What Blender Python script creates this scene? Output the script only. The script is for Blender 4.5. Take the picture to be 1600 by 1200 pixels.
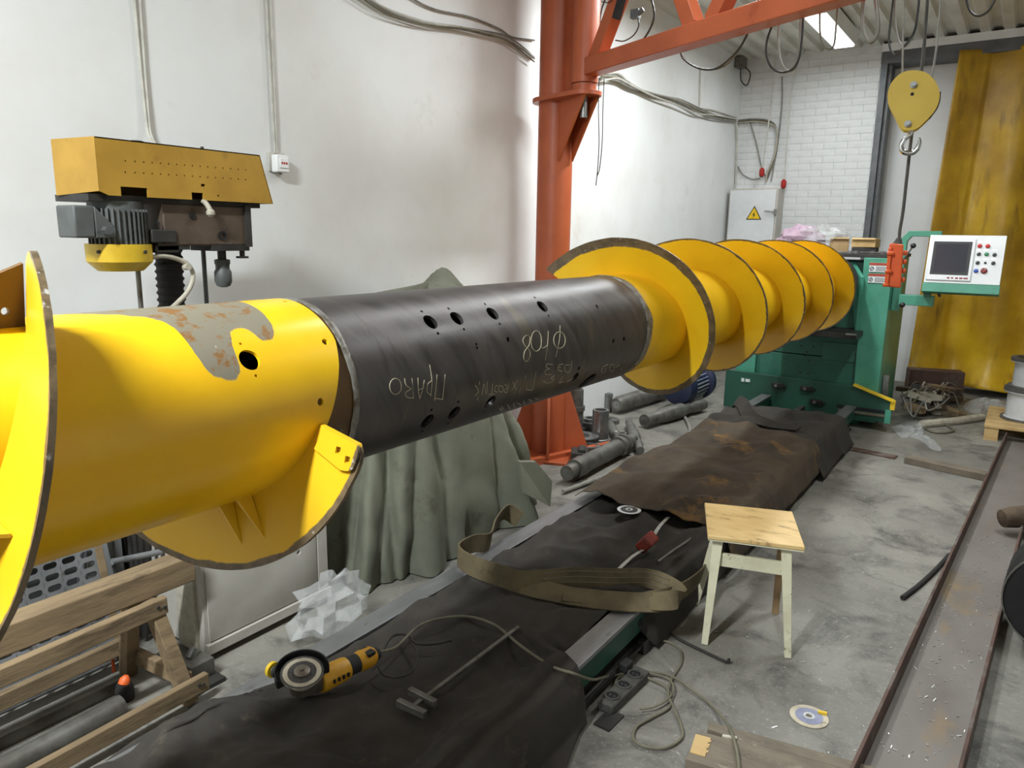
import bpy, bmesh, math, random
import numpy as np
from mathutils import Vector, Matrix
random.seed(7)
for o in list(bpy.data.objects): bpy.data.objects.remove(o)
scn = bpy.context.scene
COL = scn.collection
# ------------------------------------------------------------------ camera
F = 1150.0
RC = np.array([[0.822, 0.125, -0.555], [0.569, -0.155, 0.808], [0.015, -0.980, -0.198]])
def _cam_axes():
    d = np.array([1610 - 800, 380 - 600, F]); d /= np.linalg.norm(d)
    a = -math.tan(math.radians(0.9)); b = 1.0; c = -(a*d[0] + b*d[1]) / d[2]
    g = np.array([a, b, c]); g /= np.linalg.norm(g)
    return np.array([np.cross(d, -g), d, -g])
RC = _cam_axes()
CAM = np.array([0.0, 0.0, 1.6])
cd = bpy.data.cameras.new('camera'); cam = bpy.data.objects.new('camera', cd); COL.objects.link(cam)
cd.sensor_fit = 'HORIZONTAL'; cd.sensor_width = 36.0; cd.lens = 36.0 * F / 1600.0
cd.clip_start = 0.02; cd.clip_end = 60
right, down, fwd = RC[:, 0], RC[:, 1], RC[:, 2]
mw = Matrix.Identity(4)
for i in range(3):
    mw[i][0] = right[i]; mw[i][1] = -down[i]; mw[i][2] = -fwd[i]; mw[i][3] = CAM[i]
cam.matrix_world = mw
scn.camera = cam
# ------------------------------------------------------------------ world, lamps, exposure
scn.view_settings.view_transform = 'Standard'; scn.view_settings.look = 'None'
scn.view_settings.gamma = 1.0; scn.view_settings.use_curve_mapping = False
scn.view_settings.exposure = 0.0
w = bpy.data.worlds.new('world'); scn.world = w; w.use_nodes = True
w.node_tree.nodes['Background'].inputs[0].default_value = (0.75, 0.8, 0.85, 1)
w.node_tree.nodes['Background'].inputs[1].default_value = 0.05
CEIL = 3.66
LAMPS = [(-1.80, 7.85, 20), (-1.35, -.95, 275), (-1.50, 3.40, 13), (-1.80, 5.30, 90), (0.10, 4.60, 55)]
for lx, ly, pw in LAMPS:
    ld = bpy.data.lights.new('lamp_light', 'AREA'); ld.shape = 'RECTANGLE'; ld.size = 0.17; ld.size_y = 1.22
    ld.energy = pw; ld.color = (0.90, 0.97, 1.0)
    lo = bpy.data.objects.new('lamp_light', ld); COL.objects.link(lo); lo.location = (lx, ly, CEIL - 0.155)

# ------------------------------------------------------------------ pixel -> place helpers (1600x1200 frame)
def ray(x, y): return RC @ np.array([x - 800.0, y - 600.0, F])
def PZ(x, y, z=0.0):
    v = ray(x, y); p = CAM + (z - CAM[2]) / v[2] * v; return Vector(p)
def PX(x, y, X):
    v = ray(x, y); p = CAM + (X - CAM[0]) / v[0] * v; return Vector(p)
def PY(x, y, Y):
    v = ray(x, y); p = CAM + (Y - CAM[1]) / v[1] * v; return Vector(p)
def PP(x, y, q, n):
    v = ray(x, y); n = np.array(n); t = np.dot(np.array(q) - CAM, n) / np.dot(v, n); return Vector(CAM + t*v)
AX, AZ = -1.362, 1.245
def PC(x, y, r):
    v = ray(x, y); ox, oz = CAM[0]-AX, CAM[2]-AZ
    a = v[0]**2+v[2]**2; b = 2*(ox*v[0]+oz*v[2]); c = ox*ox+oz*oz-r*r
    D = b*b-4*a*c
    t = (-b-math.sqrt(max(D, 0)))/(2*a)
    return Vector(CAM+t*v)
# ------------------------------------------------------------------ materials
def srgb(c):
    if isinstance(c, str): c = [int(c[i:i+2], 16) for i in (0, 2, 4)]
    o = []
    for k in c[:3]:
        k = k/255.0
        o.append(k/12.92 if k <= .04045 else ((k+.055)/1.055)**2.4)
    return (o[0], o[1], o[2], 1.0)
class NT:
    def __init__(s, name):
        s.m = bpy.data.materials.new(name); s.m.use_nodes = True
        s.t = s.m.node_tree; s.b = s.t.nodes['Principled BSDF']
    def n(s, typ, **k):
        nd = s.t.nodes.new(typ)
        for a, v in k.items(): setattr(nd, a, v)
        return nd
    def l(s, a, b): s.t.links.new(a, b)
    def coord(s, kind='Object'): return s.n('ShaderNodeTexCoord').outputs[kind]
    def noise(s, vec, scale, detail=5, rough=.6, dist=0):
        nd = s.n('ShaderNodeTexNoise'); s.l(vec, nd.inputs['Vector'])
        nd.inputs['Scale'].default_value = scale; nd.inputs['Detail'].default_value = detail
        nd.inputs['Roughness'].default_value = rough; nd.inputs['Distortion'].default_value = dist
        return nd.outputs['Fac']
    def mapr(s, v, a, b, c=0, d=1):
        nd = s.n('ShaderNodeMapRange'); s.l(v, nd.inputs[0])
        for i, k in enumerate((a, b, c, d)): nd.inputs[i+1].default_value = k
        return nd.outputs[0]
    def mix(s, fac, a, b):
        nd = s.n('ShaderNodeMix', data_type='RGBA')
        for sock, v in ((nd.inputs[0], fac), (nd.inputs[6], a), (nd.inputs[7], b)):
            if hasattr(v, 'links') or hasattr(v, 'is_linked'): s.l(v, sock)
            else: sock.default_value = v
        return nd.outputs[2]
    def math(s, op, a, b=None):
        nd = s.n('ShaderNodeMath', operation=op)
        for i, v in enumerate((a, b)):
            if v is None: continue
            if isinstance(v, (int, float)): nd.inputs[i].default_value = v
            else: s.l(v, nd.inputs[i])
        return nd.outputs[0]
    def mapping(s, vec, scale=(1, 1, 1), loc=(0, 0, 0), rot=(0, 0, 0)):
        nd = s.n('ShaderNodeMapping'); s.l(vec, nd.inputs[0])
        nd.inputs['Location'].default_value = loc; nd.inputs['Rotation'].default_value = rot; nd.inputs['Scale'].default_value = scale
        return nd.outputs[0]
    def bump(s, h, strength, dist=.01):
        nd = s.n('ShaderNodeBump'); nd.inputs['Strength'].default_value = strength; nd.inputs['Distance'].default_value = dist
        s.l(h, nd.inputs['Height']); s.l(nd.outputs[0], s.b.inputs['Normal'])
    def set(s, rough=.6, metal=0, col=None, spec=None):
        s.b.inputs['Roughness'].default_value = rough; s.b.inputs['Metallic'].default_value = metal
        if spec is not None: s.b.inputs['Specular IOR Level'].default_value = spec
        if col is not None:
            if isinstance(col, tuple): s.b.inputs['Base Color'].default_value = col
            else: s.l(col, s.b.inputs['Base Color'])
MATS = {}
def M(name, c1, c2=None, scale=6, rough=.6, metal=0, bump=.0, bscale=60, lo=.42, hi=.66, stretch=(1, 1, 1), c3=None, s3=25, lo3=.6, hi3=.7, spec=None, bdist=.004):
    m = NT(name); co = m.mapping(m.coord(), scale=stretch)
    c1 = srgb(c1)
    if c2 is None: c2 = tuple(min(1, k*.8) for k in c1[:3]) + (1,)
    else: c2 = srgb(c2)
    col = m.mix(m.mapr(m.noise(co, scale, 6), lo, hi), c1, c2)
    if c3 is not None:
        col = m.mix(m.mapr(m.noise(co, s3, 5, .7), lo3, hi3), col, srgb(c3))
    m.set(rough, metal, col, spec)
    if bump: m.bump(m.noise(co, bscale, 4), bump, bdist)
    MATS[name] = m.m
    return m.m
M('wall_paint', 'E6E7E6', 'DDDCD9', 1.3, .65, bump=.10, bscale=9, c3='D2CFC9', s3=2.2, lo3=.62, hi3=.8)
M('brick_paint', 'DEDFDE', 'D0D1CF', 5, .75, bump=.25, bscale=30, c3='B9B7B2', s3=7, lo3=.68, hi3=.76)
M('mortar_paint', 'DEDFDE', 'CECECB', 5, .8)
M('ceiling_metal', 'D8D7CF', 'C6C4B8', 2, .45, .1, c3='A39E8C', s3=9, lo3=.66, hi3=.75)
M('lamp_white', 'F2F2F2', 'EAEAEA', 2, .4)
M('orange_steel', 'AE5733', '9E4C2C', 3, .42, .0, bump=.04, bscale=25, c3='8A3D22', s3=6, lo3=.63, hi3=.75)
M('bare_steel', '9A9A98', '7C7C7A', 12, .35, .85, c3='63605B', s3=30)
M('grey_steel', '7A7872', '5C5852', 9, .45, .55, c3='574B3F', s3=18, lo3=.6, hi3=.72)
M('rail_steel', '8E8E8E', '6F6F6E', 5, .42, .6, stretch=(1, .3, 1), c3='55504A', s3=14)
M('dark_iron', '3B3936', '2A2826', 9, .6, .3, bump=.15, bscale=50)
M('black_plastic', '1E1F20', '161617', 12, .5)
M('black_rubber', '1C1B1A', '262422', 15, .75)
M('grey_rubber', '4F4C47', '3C3A36', 15, .7)
M('drill_yellow', 'AE862E', '9E7724', 5, .45, bump=.03, c3='8F6A22', s3=9, lo3=.62, hi3=.75)
M('drill_yellow_bright', 'D2B02C', 'BE9A20', 6, .45, c3='7E6A30', s3=14, lo3=.66, hi3=.76)
M('drill_grey', '5A5D5C', '4B4D4C', 9, .55, .2, c3='3B3936', s3=20)
M('drill_brown', '5B4C3E', '493D33', 7, .6, .2, bump=.1, c3='6B625A', s3=9, lo3=.58, hi3=.72)
M('hose_beige', 'B4AD9C', '9A9282', 20, .6)
M('cabinet_cream', 'BFBAB1', 'B0AAA0', 4, .5, c3='57514A', s3=24, lo3=.72, hi3=.76)
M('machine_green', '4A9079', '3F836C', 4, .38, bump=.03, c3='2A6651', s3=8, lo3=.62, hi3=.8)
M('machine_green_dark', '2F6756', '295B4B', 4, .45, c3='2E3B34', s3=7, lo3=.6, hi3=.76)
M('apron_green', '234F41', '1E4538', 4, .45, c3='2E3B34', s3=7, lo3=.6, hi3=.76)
M('panel_white', 'DADCDC', 'CFD1D2', 4, .4)
M('yellow_paint', 'E2BE2A', 'CFA81E', 9, .45, c3='8A7434', s3=20, lo3=.66, hi3=.74)
M('block_yellow', 'C9A93C', 'BD9C32', 4, .5, c3='8C7836', s3=16, lo3=.7, hi3=.76)
M('hook_chrome', 'C8C8C6', 'A9A9A7', 10, .22, 1.0)
M('pendant_orange', 'DE5A1E', 'C94E18', 8, .45)
M('stool_top', 'D6B67C', 'C7A468', 7, .5, stretch=(1, 3, 1), c3='7A664A', s3=7, lo3=.57, hi3=.70)
M('stool_paint', 'CCC7AC', 'BDB79B', 9, .55, c3='6B604B', s3=34, lo3=.62, hi3=.67)
M('stool_bare', '9A805C', '84694A', 9, .6)
M('wood_trestle', '8A7558', '6F5D45', 5, .8, bump=.3, bscale=30, stretch=(4, .6, 4), c3='4C3E2F', s3=6, lo3=.54, hi3=.72)
M('wood_light', 'C2A36F', 'AE8F5D', 6, .7, bump=.15, bscale=30)
M('wood_dirty', '74695A', '5F5649', 5, .8, bump=.3, bscale=25, stretch=(1, 3, 1), c3='8E8371', s3=9)
M('bark_wood', '5C4C3B', '43372B', 10, .9, bump=.6, bscale=20)
M('grille_metal', '8D8E90', '77787A', 8, .45, .4, c3='5B5348', s3=18)
M('tarp_green', '747565', '626356', 3.2, .9, bump=.2, bscale=90, c3='525042', s3=4.5, lo3=.58, hi3=.75)
M('cloth_black', '37322C', '28241F', 4, .95, bump=.35, bscale=120, c3='4A4238', s3=9, lo3=.6, hi3=.75)
M('cloth_brown', '4A3D2E', '352C22', 3.5, .95, bump=.35, bscale=120, c3='7A5A2E', s3=3.0, lo3=.58, hi3=.72)
M('sling_canvas', '64583F', '514733', 9, .9, bump=.4, bscale=140, stretch=(1, 1, 1), c3='4C4230', s3=14)
M('grinder_yellow', 'DDA323', 'C98F1A', 9, .45, c3='7A5E22', s3=22, lo3=.66, hi3=.75)
M('gear_metal', '7E756A', '5E564D', 18, .45, .6)
M('disc_label', 'C3B8A2', 'A79C88', 14, .7, c3='6E675C', s3=30)
M('disc_grit', '4D4A47', '3A3735', 60, .9)
M('disc_blue', '8A8CA2', '777A92', 14, .6)
M('disc_silver', 'C9C9C7', 'B5B5B2', 14, .35, .7)
M('red_plastic', 'B1231C', '97201A', 10, .45)
M('tape_red', '8E2A1C', '6F2418', 14, .55, c3='2B2320', s3=18, lo3=.6, hi3=.7)
M('blade_white', 'BDBCB4', '9A9890', 30, .45)
M('motor_blue', '2A3A6B', '223059', 8, .4)
M('motor_fin', '9BA0A8', '80858E', 8, .45, .2)
M('dark_blue', '1C2440', '182038', 8, .5)
M('cord_olive', '6F6A58', '5C5848', 12, .7)
M('cord_white', 'C9C6BC', 'B2AFA6', 12, .6)
M('cord_grey', '8B8880', '75726B', 12, .6)
M('cardboard', 'B0946C', '9C8159', 8, .85)
M('pink_cloth', 'B9A0AE', 'A58C9B', 9, .9)
M('rust_beam', '5B4238', '48352D', 6, .7, .1, bump=.2, bscale=30, c3='6F665F', s3=5, lo3=.5, hi3=.7)
M('channel_web', '77706A', '686059', 3, .6, .1, bump=.1, c3='85704F', s3=2.6, lo3=.56, hi3=.70, stretch=(1, .5, 1))
M('black_steel', '232323', '191919', 6, .5, .3)
M('reel_white', 'D5D6D7', 'BFC0C1', 5, .5)
M('reel_grey', '6B6864', '55524F', 8, .6, .3)
M('weld', '8F8D86', '5B4F42', 30, .45, .6, bump=.6, bscale=70)
M('rust_pipe', '6A4E2C', '54402A', 9, .6, .2, c3='8D7B62', s3=8)
M('chalk', 'B9AE93', 'A89D83', 40, .95)
M('cable_black', '24221F', '2E2A26', 20, .55)
M('post_steel', '66696B', '55585A', 6, .5, .2, c3='5B4A3E', s3=10, lo3=.64, hi3=.74)
M('red_knob', 'C02018', 'A81A14', 8, .3)
M('green_knob', '2E8B57', '257548', 8, .3)
M('blue_knob', '2D4FA8', '263F8C', 8, .3)
M('dark_red_knob', '7E2020', '6B1A1A', 8, .3)
M('sticker_red', 'A8402E', '963828', 8, .5)
M('warn_yellow', 'EFC400', 'E5BA00', 8, .5)
M('chip_metal', 'CFCFCB', 'B5B3AA', 20, .35, .6)
M('orange_cap', 'E8672E', 'D65A24', 10, .5)
m = NT('screen_glass'); m.set(.12, 0, srgb('3A3B42')); MATS['screen_glass'] = m.m
m = NT('inner_dark'); m.set(.8, 0, srgb('14141A')); MATS['inner_dark'] = m.m
m = NT('lamp_diffuser'); m.b.inputs['Emission Color'].default_value = (0.95, .98, 1, 1); m.b.inputs['Emission Strength'].default_value = 5; MATS['lamp_diffuser'] = m.m
# plastic film
m = NT('plastic_film'); m.set(.12, 0, srgb('DADBDA'))
m.b.inputs['Transmission Weight'].default_value = .0; m.b.inputs['Alpha'].default_value = .30
m.bump(m.noise(m.coord(), 25, 5), .6, .01); MATS['plastic_film'] = m.m
# concrete floor
m = NT('concrete'); co = m.coord()
col = m.mix(m.mapr(m.noise(co, .9, 8, .65), .38, .64), srgb('6C6962'), srgb('8B877D'))
col = m.mix(m.mapr(m.noise(co, 3.1, 8, .7, .6), .50, .68), col, srgb('464340'))
col = m.mix(m.mapr(m.noise(co, 14, 8, .75), .58, .70), col, srgb('827E76'))
col = m.mix(m.mapr(m.noise(m.mapping(co, loc=(3, 1, 0)), 1.7, 6, .7), .60, .74), col, srgb('3C3936'))
col = m.mix(m.mapr(m.noise(co, 55, 6, .8), .56, .72), col, srgb('A29D92'))
col = m.mix(m.mapr(m.noise(m.mapping(co, loc=(7, 2, 0)), 32, 6, .8), .60, .72), col, srgb('3E3B38'))
m.set(.62, 0, col); m.bump(m.noise(co, 40, 6, .7), .25, .006); MATS['concrete'] = m.m
# curtain tarpaulin
m = NT('curtain_tarpaulin'); co = m.coord()
col = m.mix(m.mapr(m.noise(co, 1.4, 6, .6), .36, .66), srgb('C9A11C'), srgb('98700F'))
col = m.mix(m.mapr(m.noise(m.mapping(co, scale=(3, 3, .6)), 2.2, 6), .56, .72), col, srgb('7C5B17'))
m.set(.42, 0, col); m.bump(m.noise(co, 11, 5), .25, .01); MATS['curtain_tarpaulin'] = m.m
# ------------- auger paints: object coords, root at (AX, 1.8, AZ-.35)
ROOTY = 1.8
def polar(m):
    sp = m.n('ShaderNodeSeparateXYZ'); m.l(m.coord(), sp.inputs[0])
    zz = m.math('SUBTRACT', sp.outputs[2], .35)
    th = m.math('MULTIPLY', m.math('ARCTAN2', zz, sp.outputs[0]), 180/math.pi)
    r = m.math('SQRT', m.math('ADD', m.math('MULTIPLY', zz, zz), m.math('MULTIPLY', sp.outputs[0], sp.outputs[0])))
    yy = m.math('ADD', sp.outputs[1], ROOTY)
    return th, r, yy
def yellow_base(m, co):
    c = m.mix(m.mapr(m.noise(co, 2.5, 5), .4, .65), srgb('EDBF18'), srgb('E2AD14'))
    c = m.mix(m.mapr(m.noise(co, 30, 6, .75), .70, .76), c, srgb('A8851C'))
    return c
m = NT('tube_yellow_worn'); co = m.coord(); th, r, yy = polar(m)
fc = m.n('ShaderNodeFloatCurve'); u = m.mapr(yy, .6, 1.05); m.l(u, fc.inputs['Value'])
cv = fc.mapping.curves[0]
pts = [(.60, 92), (.70, 76), (.728, 70), (.745, 60), (.752, 40), (.768, 28), (.80, 25), (.822, 30), (.832, 44), (.857, 54), (.882, 53), (.905, 43), (.935, 48), (.95, 62), (.955, 80), (.965, 95), (1.05, 110)]
P = [((a-.6)/.45, b/120.0) for a, b in pts]
cv.points[0].location = P[0]; cv.points[-1].location = P[-1]
for p in P[1:-1]: cv.points.new(*p)
fc.mapping.update()
lim = m.math('MULTIPLY', fc.outputs[0], 120)
nz = m.math('MULTIPLY', m.math('SUBTRACT', m.noise(co, 28, 5), .5), 9)
mask = m.mapr(m.math('SUBTRACT', m.math('ADD', th, nz), lim), -.5, .8)
mask = m.math('MULTIPLY', mask, m.mapr(th, 150, 120))
bare = m.mix(m.mapr(m.noise(co, 22, 6, .7), .52, .6), srgb('77705F'), srgb('7A5426'))
bare = m.mix(m.mapr(m.noise(co, 70, 4), .68, .74), bare, srgb('A09A8C'))
col = m.mix(mask, yellow_base(m, co), bare)
m.set(.28, 0, col); m.l(m.mapr(mask, 0, 1, .27, .5), m.b.inputs['Roughness']); MATS['tube_yellow_worn'] = m.m
m = NT('tube_yellow'); co = m.coord()
c = m.mix(m.mapr(m.noise(co, 2.5, 5), .4, .65), srgb('E9B81C'), srgb('DEAA18'))
c = m.mix(m.mapr(m.noise(co, 24, 6, .75), .70, .76), c, srgb('8F7226'))
m.set(.32, 0, c); MATS['tube_yellow'] = m.m
def flight_mat(name, base, band):      # band: list of (y, radius limit)
    m = NT(name); co = m.coord(); th, r, yy = polar(m)
    lim = m.mapr(yy, *band)
    nz = m.math('MULTIPLY', m.math('SUBTRACT', m.noise(co, 14, 5), .5), .02)
    mask = m.mapr(m.math('SUBTRACT', m.math('ADD', r, nz), lim), -.001, .002)
    b = m.mix(m.mapr(m.noise(co, 2.5, 5), .4, .65), srgb(base[0]), srgb(base[1]))
    b = m.mix(m.mapr(m.noise(co, 22, 6, .75), .70, .76), b, srgb('8F7226'))
    rust = m.mix(m.mapr(m.noise(co, 24, 6, .7), .45, .62), srgb('6B5A42'), srgb('4E4231'))
    rust = m.mix(m.mapr(m.noise(co, 50, 4), .64, .7), rust, srgb('A39F95'))
    m.set(.34, 0, m.mix(mask, b, rust)); MATS[name] = m.m
flight_mat('flight_yellow_bright', ('DEB020', 'D4A41A'), (.45, .75, .347, .337))
flight_mat('flight_yellow', ('EBBE1E', 'DFAF18'), (2.85, 3.3, .316, .343))
# dark mill-scale pipe
m = NT('pipe_dark_steel'); co = m.coord(); th, r, yy = polar(m)
cmb = m.n('ShaderNodeCombineXYZ')
m.l(m.math('ADD', m.math('MULTIPLY', yy, 14), m.math('MULTIPLY', th, .03)), cmb.inputs[0]); m.l(m.math('MULTIPLY', th, .008), cmb.inputs[1])
n1 = m.noise(cmb.outputs[0], 1.0, 6, .65, .4)
col = m.mix(m.mapr(n1, .36, .66), srgb('524F4D'), srgb('6A6664'))
cm2 = m.n('ShaderNodeCombineXYZ'); m.l(m.math('MULTIPLY', yy, 30), cm2.inputs[0]); m.l(m.math('MULTIPLY', th, .02), cm2.inputs[1])
col = m.mix(m.mapr(m.noise(cm2.outputs[0], 1.0, 5), .58, .74), col, srgb('4C4846'))
band = m.mapr(m.noise(cm2.outputs[0], .35, 4), .58, .64)
col = m.mix(m.math('MULTIPLY', band, .45), col, srgb('7B7160'))
m.set(.38, .8, col); m.l(m.mapr(n1, .3, .7, .34, .48), m.b.inputs['Roughness'])
m.bump(m.noise(co, 90, 4), .06, .003); MATS['pipe_dark_steel'] = m.m

# ------------------------------------------------------------------ mesh builder
ORG = {}
def V(*a): return Vector(a)
def frame(d, up=V(0, 0, 1)):
    d = d.normalized()
    s = d.cross(up)
    if s.length < 1e-4: s = d.cross(V(1, 0, 0))
    s.normalize(); u = s.cross(d).normalized(); return d, s, u
def spline(pts, n=6):
    pts = [Vector(p) for p in pts]
    if len(pts) < 3: return pts
    out = []
    P = [pts[0]*2-pts[1]] + pts + [pts[-1]*2-pts[-2]]
    for i in range(1, len(P)-2):
        a, b, c, d = P[i-1], P[i], P[i+1], P[i+2]
        for k in range(n):
            t = k/n
            out.append(.5*((2*b)+(c-a)*t+(2*a-5*b+4*c-d)*t*t+(3*b-a-3*c+d)*t**3))
    out.append(pts[-1]); return out
class MB:
    def __init__(s): s.v = []; s.f = []
    def add(s, vs, fs):
        o = len(s.v); s.v += [Vector(p) for p in vs]; s.f += [[i+o for i in f] for f in fs]; return s
    def box(s, c, sz, rot=None):
        c = Vector(c); h = [k/2 for k in sz]
        vs = [V(x*h[0], y*h[1], z*h[2]) for x in (-1, 1) for y in (-1, 1) for z in (-1, 1)]
        if rot is not None: vs = [rot @ q for q in vs]
        return s.add([q+c for q in vs], [[0, 1, 3, 2], [4, 6, 7, 5], [0, 4, 5, 1], [2, 3, 7, 6], [0, 2, 6, 4], [1, 5, 7, 3]])
    def bx(s, x0, x1, y0, y1, z0, z1): return s.box(((x0+x1)/2, (y0+y1)/2, (z0+z1)/2), (x1-x0, y1-y0, z1-z0))
    def beam(s, a, b, wd, ht, up=V(0, 0, 1), wd2=None, ht2=None):
        a = Vector(a); b = Vector(b); d, sd, u = frame(b-a, up)
        wd2 = wd2 or wd; ht2 = ht2 or ht
        vs = []
        for p, ww, hh in ((a, wd, ht), (b, wd2, ht2)):
            for i, j in ((-1, -1), (1, -1), (1, 1), (-1, 1)): vs.append(p+sd*i*ww/2+u*j*hh/2)
        return s.add(vs, [[3, 2, 1, 0], [4, 5, 6, 7], [0, 1, 5, 4], [1, 2, 6, 5], [2, 3, 7, 6], [3, 0, 4, 7]])
    def cyl(s, a, b, r, r2=None, n=20): return s.lathe(a, b, [(0, r), (1, r if r2 is None else r2)], n)
    def lathe(s, a, b, prof, n=20, caps=True):       # prof: (t along a->b, radius)
        a = Vector(a); b = Vector(b); d, sd, u = frame(b-a); L = (b-a).length
        vs = []; fs = []
        for t, r in prof:
            for k in range(n):
                an = 2*math.pi*k/n; vs.append(a+d*(t*L)+sd*math.cos(an)*r+u*math.sin(an)*r)
        for i in range(len(prof)-1):
            for k in range(n):
                k2 = (k+1) % n; fs.append([i*n+k, i*n+k2, (i+1)*n+k2, (i+1)*n+k])
        if caps:
            fs.append([k for k in range(n)][::-1]); m0 = (len(prof)-1)*n; fs.append([m0+k for k in range(n)])
        return s.add(vs, fs)
    def ring(s, a, b, ro, ri, n=24):
        return s.lathe(a, b, [(0, ri), (0, ro), (1, ro), (1, ri), (0, ri)], n, caps=False)
    def tube(s, pts, r, n=7, sp=5, r2=None):
        pts = spline(pts, sp) if sp else [Vector(p) for p in pts]
        vs = []; fs = []; N = len(pts); prev = None
        for i, p in enumerate(pts):
            d = (pts[min(i+1, N-1)]-pts[max(i-1, 0)])
            if d.length < 1e-9: d = V(0, 0, 1)
            d.normalize()
            if prev is None: _, sd, u = frame(d)
            else:
                sd = prev - d*prev.dot(d)
                if sd.length < 1e-5: _, sd, u = frame(d)
                sd.normalize(); u = sd.cross(d)
            prev = sd
            rr = r if r2 is None else r+(r2-r)*i/(N-1)
            for k in range(n):
                an = 2*math.pi*k/n; vs.append(p+sd*math.cos(an)*rr+u*math.sin(an)*rr)
        for i in range(N-1):
            for k in range(n):
                k2 = (k+1) % n; fs.append([i*n+k, i*n+k2, (i+1)*n+k2, (i+1)*n+k])
        fs.append(list(range(n))[::-1]); fs.append([(N-1)*n+k for k in range(n)])
        return s.add(vs, fs)
    def prism(s, poly, vec):
        poly = [Vector(p) for p in poly]; vec = Vector(vec); n = len(poly)
        vs = poly+[p+vec for p in poly]
        fs = [list(range(n))[::-1], [n+i for i in range(n)]]+[[i, (i+1) % n, n+(i+1) % n, n+i] for i in range(n)]
        return s.add(vs, fs)
    def grid(s, fn, nu, nv, loop=False):
        vs = [fn(i/(nu-1) if not loop else i/nu, j/(nv-1)) for i in range(nu) for j in range(nv)]
        fs = []
        for i in range(nu if loop else nu-1):
            for j in range(nv-1):
                i2 = (i+1) % nu; fs.append([i*nv+j, i2*nv+j, i2*nv+j+1, i*nv+j+1])
        return s.add(vs, fs)
    def ribbon(s, pts, wd, th, up, sp=5):           # flat strap, up = list of width directions or one
        P = spline(pts, sp); N = len(P); vs = []; fs = []
        U = spline(up, sp) if isinstance(up, list) else [Vector(up)]*N
        for i, p in enumerate(P):
            d = (P[min(i+1, N-1)]-P[max(i-1, 0)]).normalized()
            u = (U[i]-d*U[i].dot(d)).normalized(); q = d.cross(u)
            for a, b in ((-1, -1), (1, -1), (1, 1), (-1, 1)): vs.append(p+u*a*wd/2+q*b*th/2)
        for i in range(N-1):
            for k in range(4):
                k2 = (k+1) % 4; fs.append([i*4+k, i*4+k2, (i+1)*4+k2, (i+1)*4+k])
        fs.append([3, 2, 1, 0]); fs.append([(N-1)*4+k for k in range(4)])
        return s.add(vs, fs)
    def build(s, name, mat, parent=None, origin=None, smooth=True, ang=35, bev=0, label=None, solid=0, sub=0):
        if parent is not None: org = ORG[parent.name]
        else: org = Vector(origin) if origin is not None else V(0, 0, 0)
        me = bpy.data.meshes.new(name); me.from_pydata([tuple(p-org) for p in s.v], [], s.f)
        bm = bmesh.new(); bm.from_mesh(me); bmesh.ops.recalc_face_normals(bm, faces=bm.faces); bm.to_mesh(me); bm.free()
        o = bpy.data.objects.new(name, me); COL.objects.link(o)
        me.materials.append(MATS[mat])
        if smooth:
            me.polygons.foreach_set('use_smooth', [True]*len(me.polygons)); me.set_sharp_from_angle(angle=math.radians(ang))
        if parent is not None: o.parent = parent
        else: o.location = org
        ORG[o.name] = org
        if solid:
            md = o.modifiers.new('solid', 'SOLIDIFY'); md.thickness = solid; md.offset = 0
        if bev:
            md = o.modifiers.new('bevel', 'BEVEL'); md.width = bev; md.segments = 2; md.limit_method = 'ANGLE'; md.angle_limit = math.radians(50)
        if sub:
            md = o.modifiers.new('sub', 'SUBSURF'); md.levels = sub; md.render_levels = sub
        if label: o['label'] = label
        return o
def tag(o, label, cat, group=None, kind=None):
    o['label'] = label; o['category'] = cat
    if group: o['group'] = group
    if kind: o['kind'] = kind
    return o
def struct(o): o['kind'] = 'structure'; return o
def thing(name, label, cat, loc, group=None):
    o = bpy.data.objects.new(name, None); COL.objects.link(o); o.location = loc; o.empty_display_size = .1
    ORG[o.name] = Vector(loc); tag(o, label, cat, group); return o
def cut(o, cutters):                                 # real holes
    c = MB()
    for a, b, r in cutters:
        if isinstance(r, tuple): c.beam(a, b, r[0], r[1])
        else: c.cyl(a, b, r, n=20)
    me = bpy.data.meshes.new('c'); me.from_pydata([tuple(p-ORG[o.name]) for p in c.v], [], c.f)
    bm = bmesh.new(); bm.from_mesh(me); bmesh.ops.recalc_face_normals(bm, faces=bm.faces); bm.to_mesh(me); bm.free()
    co = bpy.data.objects.new('c', me); COL.objects.link(co); co.parent = o.parent
    md = o.modifiers.new('b', 'BOOLEAN'); md.operation = 'DIFFERENCE'; md.object = co; md.solver = 'EXACT'
    dg = bpy.context.evaluated_depsgraph_get(); dg.update()
    nm = bpy.data.meshes.new_from_object(o.evaluated_get(dg))
    o.modifiers.remove(md); old = o.data; o.data = nm; bpy.data.meshes.remove(old)
    bpy.data.objects.remove(co)
    nm.set_sharp_from_angle(angle=math.radians(35))
def hnoise(x, y, seed=0):
    from mathutils import noise
    return noise.noise(V(x, y, seed*7.3))
def fract(x, y, z=0, o=4):
    from mathutils import noise
    return noise.fractal(V(x, y, z), 1.0, 2.0, o)

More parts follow.
